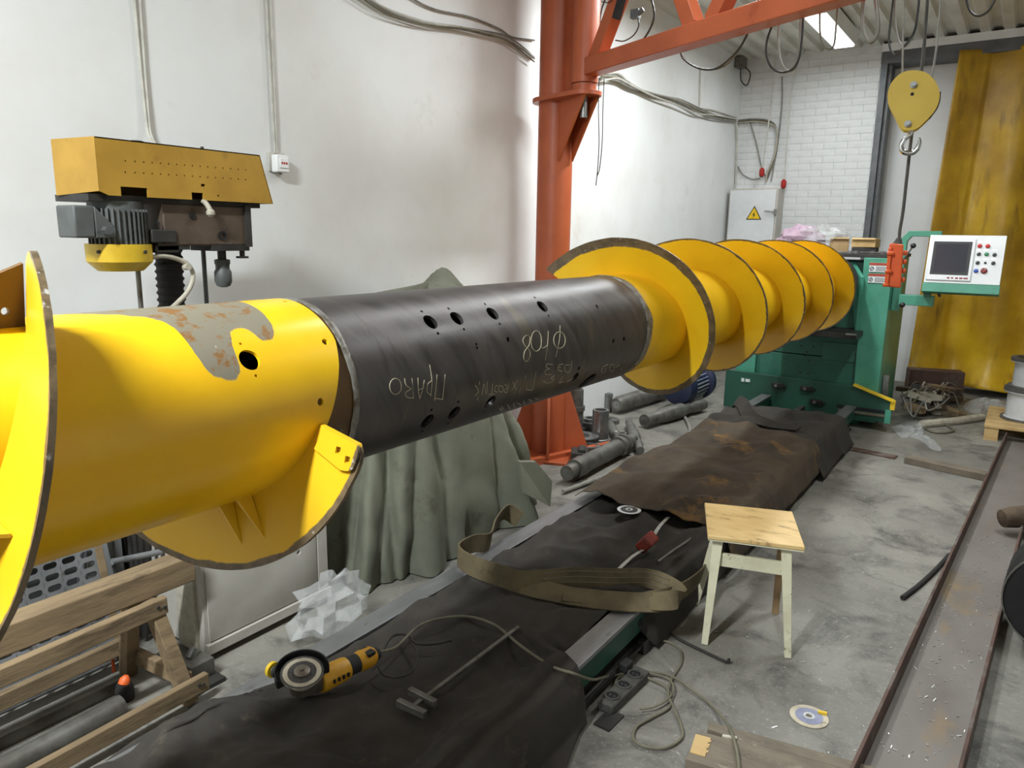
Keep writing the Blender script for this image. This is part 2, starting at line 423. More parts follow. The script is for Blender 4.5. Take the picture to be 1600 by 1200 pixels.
# ================================================================== THE SETTING
WX, BY, RX, FY = -3.07, 9.2, 3.6, -4.2
b = MB(); b.bx(WX-.2, RX+.2, FY-.2, 10.6, -.12, 0); struct(b.build('floor', 'concrete', origin=(0, 0, 0)))
b = MB(); b.bx(WX-.2, WX, FY, 10.4, 0, CEIL+.05); struct(b.build('wall_left', 'wall_paint'))
b = MB(); b.bx(RX, RX+.2, FY, 10.4, 0, CEIL+.05); struct(b.build('wall_right', 'wall_paint'))
b = MB(); b.bx(WX-.2, RX+.2, FY-.2, FY, 0, CEIL+.05); struct(b.build('wall_front', 'wall_paint'))
POSTX = -1.56
b = MB(); b.bx(WX, POSTX, BY+.004, BY+.35, 0, CEIL+.05)
wb = struct(b.build('wall_back', 'mortar_paint', origin=(-2.3, BY, 0)))
b = MB(); b.bx(POSTX, RX, BY+.32, BY+.5, 0, CEIL+.05); struct(b.build('wall_recess', 'wall_paint'))
# painted bricks of the back wall
bm_ = MB(); bm_.box((0, .004, 0), (.249, .010, .0742))
brick = bm_.build('brick', 'brick_paint', bev=.0018); brick.parent = wb
first = True; z = 1.30; row = 0
while z < CEIL-.1:
    x = WX+.125-(.125 if row % 2 else 0)
    while x < POSTX:
        x0 = max(x-.125, WX); x1 = min(x+.125, POSTX)
        if x1-x0 > .05:
            o = brick if first else brick.copy()
            if not first: COL.objects.link(o)
            first = False
            o.parent = wb
            o.location = ((x0+x1)/2+2.3, random.uniform(-.003, .0015), z)
            o.scale = ((x1-x0-.001)/.249, 1, 1)
            o.rotation_euler = (random.uniform(-.012, .012), random.uniform(-.006, .006), random.uniform(-.008, .008))
        x += .25
    z += .075; row += 1
# corrugated ceiling sheets
b = MB(); pitch = .2; prof = []
x = WX-.2
while x < RX+.2:
    prof += [(x, 0), (x+.085, 0), (x+.105, .04), (x+.18, .04)]; x += pitch
vs = []; fs = []
for (px, pz) in prof:
    vs += [(px, FY-.2, CEIL+pz), (px, 10.4, CEIL+pz)]
for i in range(len(prof)-1): fs.append([2*i, 2*i+1, 2*i+3, 2*i+2])
b.add(vs, fs); struct(b.build('ceiling', 'ceiling_metal', smooth=False))
b = MB(); b.bx(WX-.2, RX+.2, FY-.2, 10.5, CEIL+.06, CEIL+.12); struct(b.build('trim_5', 'ceiling_metal'))
# steel door frame post and beam, white band above
b = MB(); b.bx(POSTX+.005, POSTX+.065, BY-.02, BY+.30, 0, 3.47); b.bx(POSTX+.064, POSTX+.10, BY+.04, BY+.26, 0, 3.47)
struct(b.build('trim_1', 'post_steel'))
b = MB(); b.bx(POSTX, RX, BY-.03, BY+.30, 3.46, 3.575); struct(b.build('trim_2', 'post_steel'))
b = MB(); b.bx(POSTX+.0, RX, BY-.04, BY+.30, 3.58, CEIL); struct(b.build('trim_3', 'wall_paint'))
# ------------------------------------------------------------------ ceiling lamps
names = ['long white ceiling lamp near the brick back wall', 'long white ceiling lamp out of view above the near end of the auger', 'long white ceiling lamp out of view over the bare pipe', 'long white ceiling lamp out of view over the far auger flights', 'long white ceiling lamp out of view over the open floor']
for (lx, ly, pw), lb in zip(LAMPS, names):
    t = thing('ceiling_lamp', lb, 'lamp', (lx, ly, CEIL-.15), 'ceiling lamps')
    b = MB(); b.prism([(lx-.13, ly-.66, CEIL-.02), (lx+.13, ly-.66, CEIL-.02), (lx+.10, ly-.66, CEIL-.13), (lx-.10, ly-.66, CEIL-.13)], (0, 1.32, 0)); b.build('housing', 'lamp_white', t)
    b = MB(); b.bx(lx-.09, lx+.09, ly-.62, ly+.62, CEIL-.146, CEIL-.131); b.build('diffuser', 'lamp_diffuser', t)
    b = MB()
    for k in (-.4, .4): b.cyl((lx, ly+k, CEIL-.03), (lx, ly+k, CEIL+.03), .012, n=8)
    b.build('mount', 'grey_steel', t)

# ================================================================== THE AUGER
def cy(Y, th, r):
    a = math.radians(th); return V(AX+r*math.cos(a), Y, AZ+r*math.sin(a))
A = thing('auger', 'long yellow screw auger with bare dark steel pipe in its middle', 'auger', (AX, ROOTY, AZ-.35))
def shell(y0, y1, ro, ri, ny=24, nt=96, e1=None):
    b = MB(); vs = []; fs = []
    for s_ in (0, 1):
        r = ro if s_ == 0 else ri
        for j in range(ny+1):
            for k in range(nt):
                th = 360*k/nt; ye = y1 if e1 is None else e1(th)
                vs.append(cy(y0+(ye-y0)*j/ny, th, r))
    N = (ny+1)*nt
    for j in range(ny):
        for k in range(nt):
            k2 = (k+1) % nt
            q = [j*nt+k, j*nt+k2, (j+1)*nt+k2, (j+1)*nt+k]; fs.append(q); fs.append([i+N for i in q[::-1]])
    for k in range(nt):
        k2 = (k+1) % nt
        fs.append([k, k2, N+k2, N+k]); fs.append([ny*nt+k, ny*nt+k2, N+ny*nt+k2, N+ny*nt+k])
    return b.add(vs, fs)
def radial(x, y, r, rr, l0=.16, l1=.26):
    p = PC(x, y, r); th = math.degrees(math.atan2(p.z-AZ, p.x-AX)); return (cy(p.y, th, l0), cy(p.y, th, l1), rr)
pipe = shell(1.09, 2.60, .204, .193, 12).build('bare_pipe', 'pipe_dark_steel', A, label='bare dark steel pipe section with drilled holes')
def zc(x, y): return (580+x/3.6364, 420+y/3.6364)
hl = []
for x, y in ((337, 301), (487, 280), (690, 253), (973, 213), (320, 866), (472, 820), (677, 758)): hl.append(radial(*zc(x, y), .204, .0215))
for x, y in ((287, 242), (380, 367), (440, 226), (528, 344), (647, 200), (731, 313), (930, 163), (1008, 266), (598, 428), (603, 449), (342, 802), (289, 925), (495, 756), (437, 879), (642, 813)): hl.append(radial(*zc(x, y), .204, .0042))
for x, y in ((779, 402), (1376, 410), (1436, 398), (1283, 214), (1180, 565)): hl.append(radial(*zc(x, y), .204, .0075))
hl.append(radial(*zc(1160, 614), .204, .017)); hl.append(radial(*zc(1228, 640), .204, .040))
cut(pipe, hl)
def edgeL(th):
    th = (th+180) % 360-180
    pts = [(-180, 1.05), (-60, .985), (-35, .995), (-12, 1.005), (-2, 1.02), (23, 1.056), (39, 1.074), (75, 1.07), (180, 1.05)]
    for (a, p), (c, q) in zip(pts, pts[1:]):
        if a <= th <= c: return p+(q-p)*(th-a)/(c-a)
    return 1.05
tl = shell(-.45, 1.05, .208, .201, 30, e1=edgeL).build('yellow_tube', 'tube_yellow_worn', A, label='bright yellow tube with a worn bare patch')
cut(tl, [radial(390, 562, .208, .0215), radial(508, 534, .208, .0075), radial(501, 628, .208, .008), radial(376, 537, .208, .003), radial(400, 587, .208, .003), radial(446, 471, .208, .005)])
shell(.935, 1.093, .2005, .19, 4).build('collar', 'rust_pipe', A, label='rusty band beside the weld')
def weldring(Y, name='weld_seam'):
    b = MB()
    def fn(u, v):
        th = 360*u; an = 2*math.pi*v
        rr = .006+.003*hnoise(u*40, 0, Y)
        wob = .004*hnoise(u*9, 3, Y)
        p = cy(Y+wob+math.cos(an)*rr*1.6, th, .204+math.sin(an)*rr*.6)
        return p
    b.grid(fn, 160, 7, loop=True); b.build(name, 'weld', A)
weldring(1.092); weldring(2.60)
b = MB(); b.grid(lambda u, v: cy(2.605+(.03+.018*hnoise(u*14, 1))*v, 360*u, .2045), 120, 3, loop=True); b.build('scorched_band', 'weld', A)
shell(2.60, 6.35, .203, .19, 16).build('yellow_tube', 'tube_yellow', A)
for yy_, w_ in ((3.28, .006),):
    b = MB(); b.grid(lambda u, v: cy(yy_+w_*(v-.5), 360*u, .203+.0035*math.sin(math.pi*v)), 96, 5, loop=True); b.build('weld_seam', 'tube_yellow', A)
def helix(th0, th1, Yf, ri, ro, tk, n, lean=0, rof=None):
    b = MB(); vs = []; fs = []
    for i in range(n+1):
        th = th0+(th1-th0)*i/n; Y = Yf(th); r1 = ro if rof is None else rof(th)
        for r, s_ in ((ri, -1), (r1, -1), (r1, 1), (ri, 1)):
            vs.append(cy(Y+s_*tk/2-lean*(r-ri)/(ro-ri), th, r))
    for i in range(n):
        for k in range(4):
            k2 = (k+1) % 4; fs.append([i*4+k, i*4+k2, (i+1)*4+k2, (i+1)*4+k])
    fs.append([0, 1, 2, 3]); fs.append([n*4+3, n*4+2, n*4+1, n*4]); return b.add(vs, fs)
YR = lambda th: 2.985-.745*th/360
fr = helix(142, -360*4-85, YR, .2, .352, .009, 560, lean=.065, rof=lambda th: .352+.0018*hnoise(th*.12, 0)+.001*hnoise(th*.5, 5)).build('flight', 'flight_yellow', A)
YL = lambda th: .990+.6*(th+9)/360
def rofL(th):
    d = -9-th
    r = .352+.0015*hnoise(th*.2, 3)
    if d < 5: r -= .02*(1-d/5)**2
    return r
fl = helix(-9, -215, YL, .205, .352, .010, 120, lean=.012, rof=rofL).build('flight', 'flight_yellow_bright', A)
def rofB(th):
    d = -287-th
    r = .352+.0015*hnoise(th*.2, 3)
    if d < 9: r -= .035*(1-d/9)**2
    return r
helix(-287, -640, YL, .205, .352, .010, 200, lean=.004, rof=rofB).build('flight', 'flight_yellow_bright', A)
sq = []
for rr, th in ((.293, -13.5), (.325, -14.5)):
    sq.append((cy(YL(th)-.08, th, rr), cy(YL(th)+.08, th, rr), (.013, .013)))
cut(fl, sq)
wp = helix(-8.6, -19, lambda th: YL(th)-.0075-.006, .232, .347, .006, 12, lean=.008, rof=lambda th: .347-(.012*(1-(-8.6-th)/3)**2 if -8.6-th < 3 else 0)-(.03*((-8.6-th-7)/3.4)**2 if -8.6-th > 7 else 0)).build('wear_plate', 'flight_yellow_bright', A, label='bolted end plate with two square holes')
cut(wp, sq)
def fin(th, Yc, r0, r1, ln, side=-1, tk=.006):     # triangular gusset on the flight face
    b = MB(); a = math.radians(th+90); t = V(math.cos(a), 0, math.sin(a))*tk
    p = [cy(Yc, th, r0), cy(Yc+side*ln, th, r0), cy(Yc+side*.004, th, r1)]
    return b.prism([q-t/2 for q in p], t)
fin(-63, YL(-63)-.008, .204, .30, .035).build('gusset', 'flight_yellow_bright', A)
fin(-74, YL(-74)-.008, .204, .30, .035).build('gusset', 'flight_yellow_bright', A)
fin(-9, YL(-369)-.006, .204, .30, .16).build('gusset', 'flight_yellow_bright', A)
g = fin(75, YL(-286)-.006, .204, .312, .24, tk=.008).build('gusset', 'rust_pipe', A, label='worn triangular gusset with a round hole')
cut(g, [(cy(YL(-286)-.035, 75, .235)+V(.06, 0, .0), cy(YL(-286)-.035, 75, .235)-V(.06, 0, .0), .006)])
# chalk writing
def stroke(words):
    b = MB()
    for st in words:
        P = []
        for x, y in st:
            p = PC(*zc(x, y), .2046); P.append(p)
        b.tube(P, .0010, n=5, sp=4)
    return b
def ell(cx, cy_, rx, ry, a0=0, a1=360, n=14): return [(cx+rx*math.cos(math.radians(a0+(a1-a0)*k/n)), cy_+ry*math.sin(math.radians(a0+(a1-a0)*k/n))) for k in range(n+1)]
CH = {
 'pravo': [[(420, 600), (412, 680), (405, 745)], [(405, 742), (362, 736)], [(360, 748), (368, 670), (374, 600)], [(332, 545), (345, 640), (338, 725)], [(345, 636), (322, 655), (318, 700), (340, 716)],
           [(302, 632), (290, 690), (276, 738)], [(266, 620), (268, 690), (276, 738)], [(300, 675), (268, 690)], [(232, 622), (240, 735)], [(240, 735), (205, 730), (195, 705), (228, 682)], [(228, 682), (198, 660), (190, 622)], ell(138, 668, 33, 45)],
 'f408': [[(1073, 322), (1070, 400), (1048, 500)], ell(1070, 405, 33, 47), [(1006, 355), (1002, 430), (990, 520)], [(1002, 436), (970, 450), (966, 398)],
          ell(938, 410, 30, 58), [(903, 388), (882, 378), (862, 402), (872, 435), (898, 462), (902, 495), (884, 527), (867, 508), (872, 470), (898, 432), (903, 388)]],
 'bez': [[(1142, 524), (1130, 580), (1105, 585), (1100, 550), (1128, 545)], [(1092, 540), (1066, 548), (1062, 575), (1085, 582)], [(1076, 560), (1060, 562)], [(1030, 545), (1000, 540), (995, 560), (1015, 568), (990, 578), (992, 600), (1022, 600)],
         [(1150, 622), (1110, 642)], [(1088, 610), (1066, 648), (1090, 640)], [(1042, 608), (1020, 622), (1040, 632), (1005, 650), (978, 640)]],
 'p_hvost': [[(935, 590), (925, 640), (915, 690)], [(915, 690), (882, 686)], [(876, 604), (882, 686)], [(850, 672), (840, 705)], [(832, 630), (798, 690)], [(804, 642), (826, 690)],
             [(782, 650), (770, 702), (754, 692), (774, 674), (758, 656)], ell(736, 682, 13, 18), [(720, 662), (704, 668), (702, 694), (716, 700)], [(690, 652), (684, 712)], [(702, 710), (666, 716)], [(660, 640), (654, 712), (640, 652), (630, 716)], [(616, 640), (604, 748)], [(592, 662), (610, 694), (590, 722)]],
 'size': [[(1440, 520), (1420, 572)], [(1412, 545), (1390, 560)], [(1398, 530), (1392, 590)], ell(1368, 562, 13, 20), [(1345, 545), (1318, 556), (1310, 588), (1332, 584), (1330, 566)]],
 'lower': [[(728, 790), (742, 812)], [(742, 780), (756, 806)], [(733, 802), (750, 792)], [(775, 772), (790, 795)], [(808, 764), (816, 790)], [(830, 760), (850, 775)], [(865, 750), (872, 770)], [(895, 742), (915, 752)], [(930, 735), (950, 742)]],
}
for k in CH: stroke(CH[k]).build('chalk_writing', 'chalk', A)

# ================================================================== THE MACHINE (headstock, controls)
Mh = thing('pipe_rotating_machine', 'green headstock machine with slanted apron holding the far auger end', 'machine', (-1.45, 7.2, 0))
YA = 6.80
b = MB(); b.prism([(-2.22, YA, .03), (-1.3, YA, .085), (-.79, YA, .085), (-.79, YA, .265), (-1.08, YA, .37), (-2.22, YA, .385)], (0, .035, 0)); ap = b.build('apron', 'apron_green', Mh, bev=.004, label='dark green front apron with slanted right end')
b = MB(); b.beam((-1.10, YA+.01, .382), (-.775, YA+.01, .278), .075, .012); b.build('guard_strip', 'yellow_paint', ap)
b = MB(); b.bx(-.80, -.765, YA-.01, YA+.04, .205, .28); b.build('guard_end', 'yellow_paint', ap)
for x, z in ((1215, 602), (1260, 607), (1275, 628)):
    p = PY(x, z, YA-.012)
    b = MB(); b.box(p, (.105, .03, .045)); b.box(p+V(.05, 0, -.004), (.05, .024, .022)); c = b.build('clamp', 'black_plastic', ap, bev=.004)
    b = MB(); b.cyl(p+V(-.01, -.03, 0), p+V(-.01, 0, 0), .014, n=10); b.build('bolt', 'bare_steel', ap)
p = PY(1165, 594, YA-.003)
b = MB(); b.box(p, (.10, .004, .045)); b.build('nameplate', 'machine_green_dark', ap)
b = MB()
b.box(p+V(-.025, -.003, 0), (.025, .003, .032)); b.box(p+V(.02, -.003, 0), (.04, .003, .026)); b.build('nameplate_marking', 'panel_white', ap)
b = MB(); b.bx(-1.22, -.83, YA-.004, YA, .165, .19); b.build('slot', 'inner_dark', ap)
b = MB(); b.bx(-1.20, -.83, YA-.012, YA-.004, .135, .155); b.build('slot_rail', 'wood_dirty', ap)
b = MB(); b.bx(-.83, -.785, YA-.03, YA+.02, .09, .20); b.build('end_stop', 'machine_green', ap)
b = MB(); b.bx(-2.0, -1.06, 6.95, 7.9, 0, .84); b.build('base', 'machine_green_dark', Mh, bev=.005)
b = MB(); b.bx(-1.94, -1.085, 6.90, 6.952, .30, .58); sd_ = b.build('saddle_plate', 'machine_green_dark', Mh, bev=.004)
b = MB(); b.bx(-1.94, -1.085, 6.90, 6.952, .588, .815); b.build('saddle_plate', 'machine_green_dark', Mh, bev=.004)
b = MB(); b.bx(-1.40, -1.09, 6.885, 6.902, .56, .72); b.build('cover_plate', 'machine_green_dark', Mh, bev=.003)
for x, y in ((1252, 540), (1271, 542), (1260, 550), (1258, 556), (1263, 563), (1250, 582), (1263, 584), (1323, 558)):
    p = PY(x, y, 6.898); b = MB(); b.cyl(p+V(0, -.006, 0), p+V(0, .004, 0), .008, n=8); b.build('screw', 'dark_iron', Mh)
b = MB(); b.bx(-1.75, -1.08, 6.55, 7.0, .80, .845); b.build('slide', 'dark_iron', Mh, bev=.004)
b = MB(); b.bx(-1.16, -1.08, 6.53, 6.56, .835, .85); b.build('slide_tip', 'bare_steel', Mh)
b = MB(); b.bx(-2.16, -1.98, 6.9, 7.6, 0, .62); b.build('side_box', 'machine_green', Mh, bev=.004)
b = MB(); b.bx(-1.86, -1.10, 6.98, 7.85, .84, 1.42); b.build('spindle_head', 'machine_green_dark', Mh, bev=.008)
b = MB(); b.lathe((AX, 6.25, AZ), (AX, 7.0, AZ), [(0, .16), (.3, .16), (.3, .23), (.6, .23), (.62, .14), (1, .14)], 32); b.build('chuck', 'dark_iron', Mh)
# right hand column cabinet
b = MB(); b.prism([(-1.10, 6.85, .06), (-.91, 6.85, .06), (-.91, 6.85, 1.46), (-1.135, 6.85, 1.46)], (0, .97, 0)); colm = b.build('column', 'machine_green', Mh, bev=.006, label='tall green cabinet column')
b = MB(); b.prism([(-1.14, 6.80, 1.30), (-1.25, 6.95, 1.42), (-1.25, 6.95, 1.36), (-1.14, 6.85, .80)], (.03, .0, 0)); b.build('brace', 'machine_green', Mh)
b = MB(); b.bx(-1.95, -.90, 6.86, 7.84, 1.46, 1.49); tr = b.build('top_tray', 'dark_iron', Mh, bev=.003)
for z0 in (1.345, 1.255):
    b = MB(); b.bx(-1.085, -.93, 6.842, 6.85, z0, z0+.075); st = b.build('sticker', 'panel_white', colm)
    b = MB(); b.bx(-1.085, -.93, 6.839, 6.842, z0+.055, z0+.075); b.build('sticker_heading', 'sticker_red', colm)
    b = MB(); b.ring((-1.065, 6.8415, z0+.027), (-1.065, 6.839, z0+.027), .017, .012, 14); b.beam((-1.078, 6.84, z0+.015), (-1.052, 6.84, z0+.039), .002, .004)
    for k in range(4): b.bx(-1.035, -.95-.012*(k % 2), 6.8395, 6.842, z0+.010+.010*k, z0+.013+.010*k)
    b.build('sticker_print', 'drill_grey', colm)
# panel arm
b = MB()
arm = [(-.91, 7.0, 1.02), (-.91, 7.0, 1.60), (-.84, 7.0, 1.685), (-.60, 7.0, 1.685), (-.60, 7.0, 1.64), (-.815, 7.0, 1.64), (-.845, 7.0, 1.60), (-.845, 7.0, 1.02)]
b.prism(arm, (0, .06, 0)); b.build('panel_bracket', 'machine_green', Mh, bev=.004)
b = MB(); b.bx(-.845, -.59, 6.9, 7.0, 1.08, 1.165); b.build('panel_arm', 'machine_green', Mh, bev=.004)
b = MB(); b.bx(-.665, -.615, 6.87, 6.93, 1.16, 1.27); pp = b.build('panel_post', 'machine_green_dark', Mh)
b = MB(); b.tube([(-.62, 6.88, 1.20), (-.57, 6.87, 1.20), (-.545, 6.865, 1.165)], .010); b.build('clamp_lever', 'black_plastic', pp)
YPn = 6.80
tilt = math.radians(14)
PO = PY(1443, 441, YPn); PR_ = PY(1561, 444, YPn)
wd = PR_.x-PO.x+.005; ht = .385
Rm = Matrix.Rotation(-tilt, 3, 'X')
def pl(u, v, d=0): return PO+V(u, 0, 0)+Rm @ V(0, -d, v)
def prect(u0, u1, v0, v1, d0, d1):
    b = MB(); b.prism([pl(u0, v0, d0), pl(u1, v0, d0), pl(u1, v1, d0), pl(u0, v1, d0)], Rm @ V(0, -(d1-d0), 0)); return b
pan = prect(0, wd, -.02, ht, -.07, -.004).build('control_panel', 'machine_green', Mh, bev=.004, label='tilted operator control panel with screen and buttons')
prect(-.005, wd+.005, -.075, -.004, -.075, .012).build('panel_tray', 'machine_green', pan, bev=.003)
prect(0, wd, 0, ht, -.004, .004).build('face_plate', 'panel_white', pan, bev=.002)
sw_ = wd*.62
prect(.012, sw_, .02, ht-.03, .004, .016).build('screen_bezel', 'panel_white', pan, bev=.004)
prect(.035, sw_-.022, .065, ht-.055, .016, .018).build('screen_frame', 'black_plastic', pan)
prect(.055, sw_-.045, .085, ht-.075, .018, .0186).build('screen', 'screen_glass', pan)
b = MB()
for k, (wk, mt) in enumerate(((.018, 0), (.014, 0), (.02, 0), (.022, 0), (.03, 0))):
    b.prism([pl(sw_-.16+.028*k, .034, .016), pl(sw_-.16+.028*k+wk, .034, .016), pl(sw_-.16+.028*k+wk, .046, .016), pl(sw_-.16+.028*k, .046, .016)], Rm @ V(0, -.0012, 0))
b.build('maker_marking', 'dark_red_knob', pan)
def button(u, v, r, mt, h=.016, nm='button'):
    b = MB(); b.lathe(pl(u, v, .004), pl(u, v, .004+h), [(0, r*1.15), (.25, r*1.15), (.25, r), (.9, r*.95), (1, r*.7)], 16); return b.build(nm, mt, pan)
bu = lambda x: (x-1443)/118*wd
def pvv(x, y):   # image point on the panel -> u,v
    n = Rm @ V(0, -1, 0); q = PP(x, y, PO, n); d = q-PO; return d.x, (Rm.transposed() @ d).z
for (x, y, r, mt) in ((1531, 384.5, .014, 'red_knob'), (1543.5, 384.8, .014, 'red_knob'), (1541.5, 397.5, .013, 'green_knob'), (1525, 423.5, .014, 'blue_knob'), (1537.5, 423.5, .020, 'dark_red_knob')):
    button(*pvv(x, y), r, mt)
for (x, y) in ((1529.5, 397.5), (1554, 398.5), (1527.5, 411), (1552, 411.5)):
    u, v = pvv(x, y); k = button(u, v, .013, 'drill_grey', .008, 'selector_switch')
    b = MB(); b.beam(pl(u-.009, v-.009, .016), pl(u+.009, v+.009, .016), .006, .010, up=Rm @ V(0, -1, 0)); b.build('selector_lever', 'black_plastic', pan)
u, v = pvv(1539.5, 411); button(u, v, .008, 'black_plastic', .008, 'key_switch')
for (x, y) in ((1531, 378), (1543.5, 378), (1529, 391), (1541, 391), (1554, 391.5), (1527, 405), (1540, 405), (1552, 405), (1538, 417)):
    u, v = pvv(x, y); prect(u-.018, u+.018, v-.005, v+.005, .004, .0052).build('button_tag', 'lamp_white', pan)
# ball-handled levers
def balllever(p0, p1, nm='lever'):
    b = MB(); b.cyl(p0, p1, .007, n=10); lv = b.build(nm, 'bare_steel', Mh)
    b = MB(); d = (Vector(p1)-Vector(p0)).normalized()
    b.lathe(Vector(p1)-d*.02, Vector(p1)+d*.022, [(0, .008), (.15, .017), (.4, .022), (.65, .021), (.88, .012), (1, .003)], 14); b.build('ball_knob', 'black_plastic', lv)
balllever(PY(1409, 410, 6.95), PY(1427, 384, 6.9))
b = MB(); b.cyl((-.91, 7.15, 1.10), (-.84, 7.15, 1.10), .05, n=18); b.build('crank_hub', 'dark_iron', Mh)
balllever((-.86, 7.15, 1.10), PX(1410, 476.5, -.80))
b = MB(); b.bx(-.905, -.86, 7.0, 7.06, .02, .46); b.build('side_bar', 'bare_steel', Mh)

# things lying on top of the machine
TZ = 1.49
def boxthing(name, label, cat, mat, c, sz, rz, lid=None):
    t = thing(name, label, cat, (c[0], c[1], c[2]-sz[2]/2))
    R_ = Matrix.Rotation(rz, 3, 'Z'); wl = .006
    b = MB(); b.box(c, (sz[0], sz[1], sz[2]), R_); b.build('carton', mat, t, bev=.003)
    b = MB()
    b.box(Vector(c)+R_ @ V(0, 0, sz[2]/2+.001), (sz[0]*.98, .03, .002), R_); b.build('tape_strip', 'hose_beige', t)
    b = MB(); b.box(Vector(c)+R_ @ V(0, -sz[1]/2-.012, sz[2]/2-.002), (sz[0]*.96, .03, .003), R_ @ Matrix.Rotation(.5, 3, 'X')); b.build('flap', mat, t)
    return t
boxthing('cardboard_box', 'brown cardboard box on the machine beside the crumpled film', 'box', 'cardboard', (-1.43, 7.3, TZ+.065), (.16, .14, .13), .2)
boxthing('cardboard_box', 'pale flat box with open flap on top of the green machine', 'box', 'wood_light', (-1.20, 7.25, TZ+.09), (.20, .15, .075), -.1)
b = MB(); b.bx(-1.3, -1.1, 7.18, 7.32, TZ, TZ+.052); tag(b.build('tool_case', 'dark_iron', origin=(-1.2, 7.25, TZ), bev=.006), 'low dark case under the pale box on the machine', 'case')
def crumple(name, label, cat, mat, c, r, seed, amp=.35, squash=1.0, n=34, group=None, ang=28, flat=.02):
    c = Vector(c); b = MB()
    def fn(u, v):
        a = 2*math.pi*u; ph = math.pi*(v-.5)
        d = V(math.cos(a)*math.cos(ph), math.sin(a)*math.cos(ph), math.sin(ph))
        k = 1+amp*fract(d.x*2.1+seed, d.y*2.1, d.z*2.1, 3)+amp*.5*abs(hnoise(d.x*5+seed, d.y*5+d.z*5, 2))
        p = V(d.x*r[0]*k, d.y*r[1]*k, d.z*r[2]*k+r[2]*squash)
        p.z = max(p.z, 0.0+flat*.2*abs(hnoise(p.x*20, p.y*20, seed)))
        return c+p
    b.grid(fn, n, n//2, loop=True)
    o = b.build(name, mat, origin=c, ang=ang); return tag(o, label, cat, group)
crumple('plastic_bag', 'clear crumpled plastic film heaped on the green machine', 'bag', 'plastic_film', (-1.62, 7.35, TZ), (.24, .18, .11), 3, .5)
crumple('rag', 'pinkish rag wrapped in the film on top of the machine', 'rag', 'pink_cloth', (-1.78, 7.35, TZ), (.19, .14, .115), 9, .35)
for k, (x, y, rz, l) in enumerate(((-1.15, 7.02, .3, .26), (-1.0, 7.05, -.2, .22), (-1.32, 6.98, .1, .2))):
    b = MB(); d = V(math.cos(rz), math.sin(rz), 0)*l/2; c = V(x, y, TZ+.012)
    b.beam(c-d, c+d, .018, .01); b.cyl(c+d-V(0, 0, .01), c+d+V(0, 0, .01), .022, n=10); b.cyl(c-d-V(0, 0, .01), c-d+V(0, 0, .01), .018, n=10)
    tag(b.build('wrench', 'bare_steel', origin=c), ['steel spanner on the machine top beside the pale box', 'steel spanner at the machine top corner near the orange pendant', 'short steel spanner at the front edge of the machine top'][k], 'wrench', 'spanners on the machine')

# blue drive motor
mc = PY(1060, 607, 6.35)
mo = thing('electric_motor', 'blue finned electric motor on the floor below the auger', 'motor', (mc.x, 6.6, 0))
zc_ = max(mc.z, .17)
b = MB(); b.lathe((mc.x, 6.30, zc_), (mc.x, 6.44, zc_), [(0, .10), (.08, .14), (.3, .155), (1, .155)], 30); b.build('fan_cover', 'dark_blue', mo)
b = MB(); b.cyl((mc.x, 6.44, zc_), (mc.x, 6.80, zc_), .125, n=28); b.build('body', 'motor_blue', mo)
for k in range(26):
    a = 2*math.pi*k/26
    b = MB(); d = V(math.cos(a), 0, math.sin(a)); t = V(-math.sin(a), 0, math.cos(a))*.004; q = V(mc.x, 6.47, zc_)
    b.prism([q+d*.12-t, q+d*.152-t, q+d*.152+t, q+d*.12+t], (0, .28, 0)); b.build('cooling_fin', 'motor_fin', mo)
b = MB(); b.lathe((mc.x, 6.78, zc_), (mc.x, 6.86, zc_), [(0, .15), (.2, .18), (1, .18)], 30); b.build('end_flange', 'dark_blue', mo)
b = MB(); b.bx(mc.x-.13, mc.x+.13, 6.5, 6.74, 0.0, .03); b.bx(mc.x-.10, mc.x-.06, 6.5, 6.74, .03, zc_-.08); b.bx(mc.x+.06, mc.x+.10, 6.5, 6.74, .03, zc_-.08); b.build('foot', 'bare_steel', mo)

# ================================================================== THE BED
BZ = .20
bed = thing('machine_bed', 'long low steel bed with two rails running under the auger', 'machine bed', (-1.45, 3.5, 0))
XL0, XL1, XR0, XR1 = -1.865, -1.775, -1.14, -1.055
for x0, x1 in ((XL0, XL1), (XR0, XR1)):
    b = MB(); b.bx(x0, x1, -.2, 6.78, BZ-.018, BZ); b.build('rail', 'rail_steel', bed, bev=.002)
b = MB(); b.bx(XR1-.075, XR1-.012, -.2, 6.78, .085, BZ-.018); gb = b.build('side_beam', 'apron_green', bed)
b = MB(); b.bx(XL0+.012, XL0+.075, -.2, 6.78, .03, BZ-.018); b.build('side_beam', 'machine_green_dark', bed)
b = MB()
for y in np.arange(.4, 6.6, .9): b.cyl((XR1-.02, y+.26, .125), (XR1-.010, y+.26, .125), .018, n=14)
b.build('beam_hole', 'inner_dark', bed)
b = MB(); b.bx(XL0+.08, XR1-.05, -.2, 6.78, .0, .085); b.build('cross_plate', 'dark_iron', bed)
for y in np.arange(-.1, 6.7, .85):
    for xa, xb in ((XR1-.012, XR1+.02), (XL0-.05, XL0+.012)):
        b = MB(); b.bx(xa, xb, y, y+.05, 0, .05); b.build('foot_bracket', 'dark_iron', bed)
b = MB(); b.bx(XR1-.005, XR1+.008, 1.97, 6.6, .03, .045); b.build('cable_rail', 'dark_iron', bed)
b = MB(); b.bx(-1.50, -1.455, .2, 6.7, .10, .16)
b.build('rack', 'dark_iron', bed)

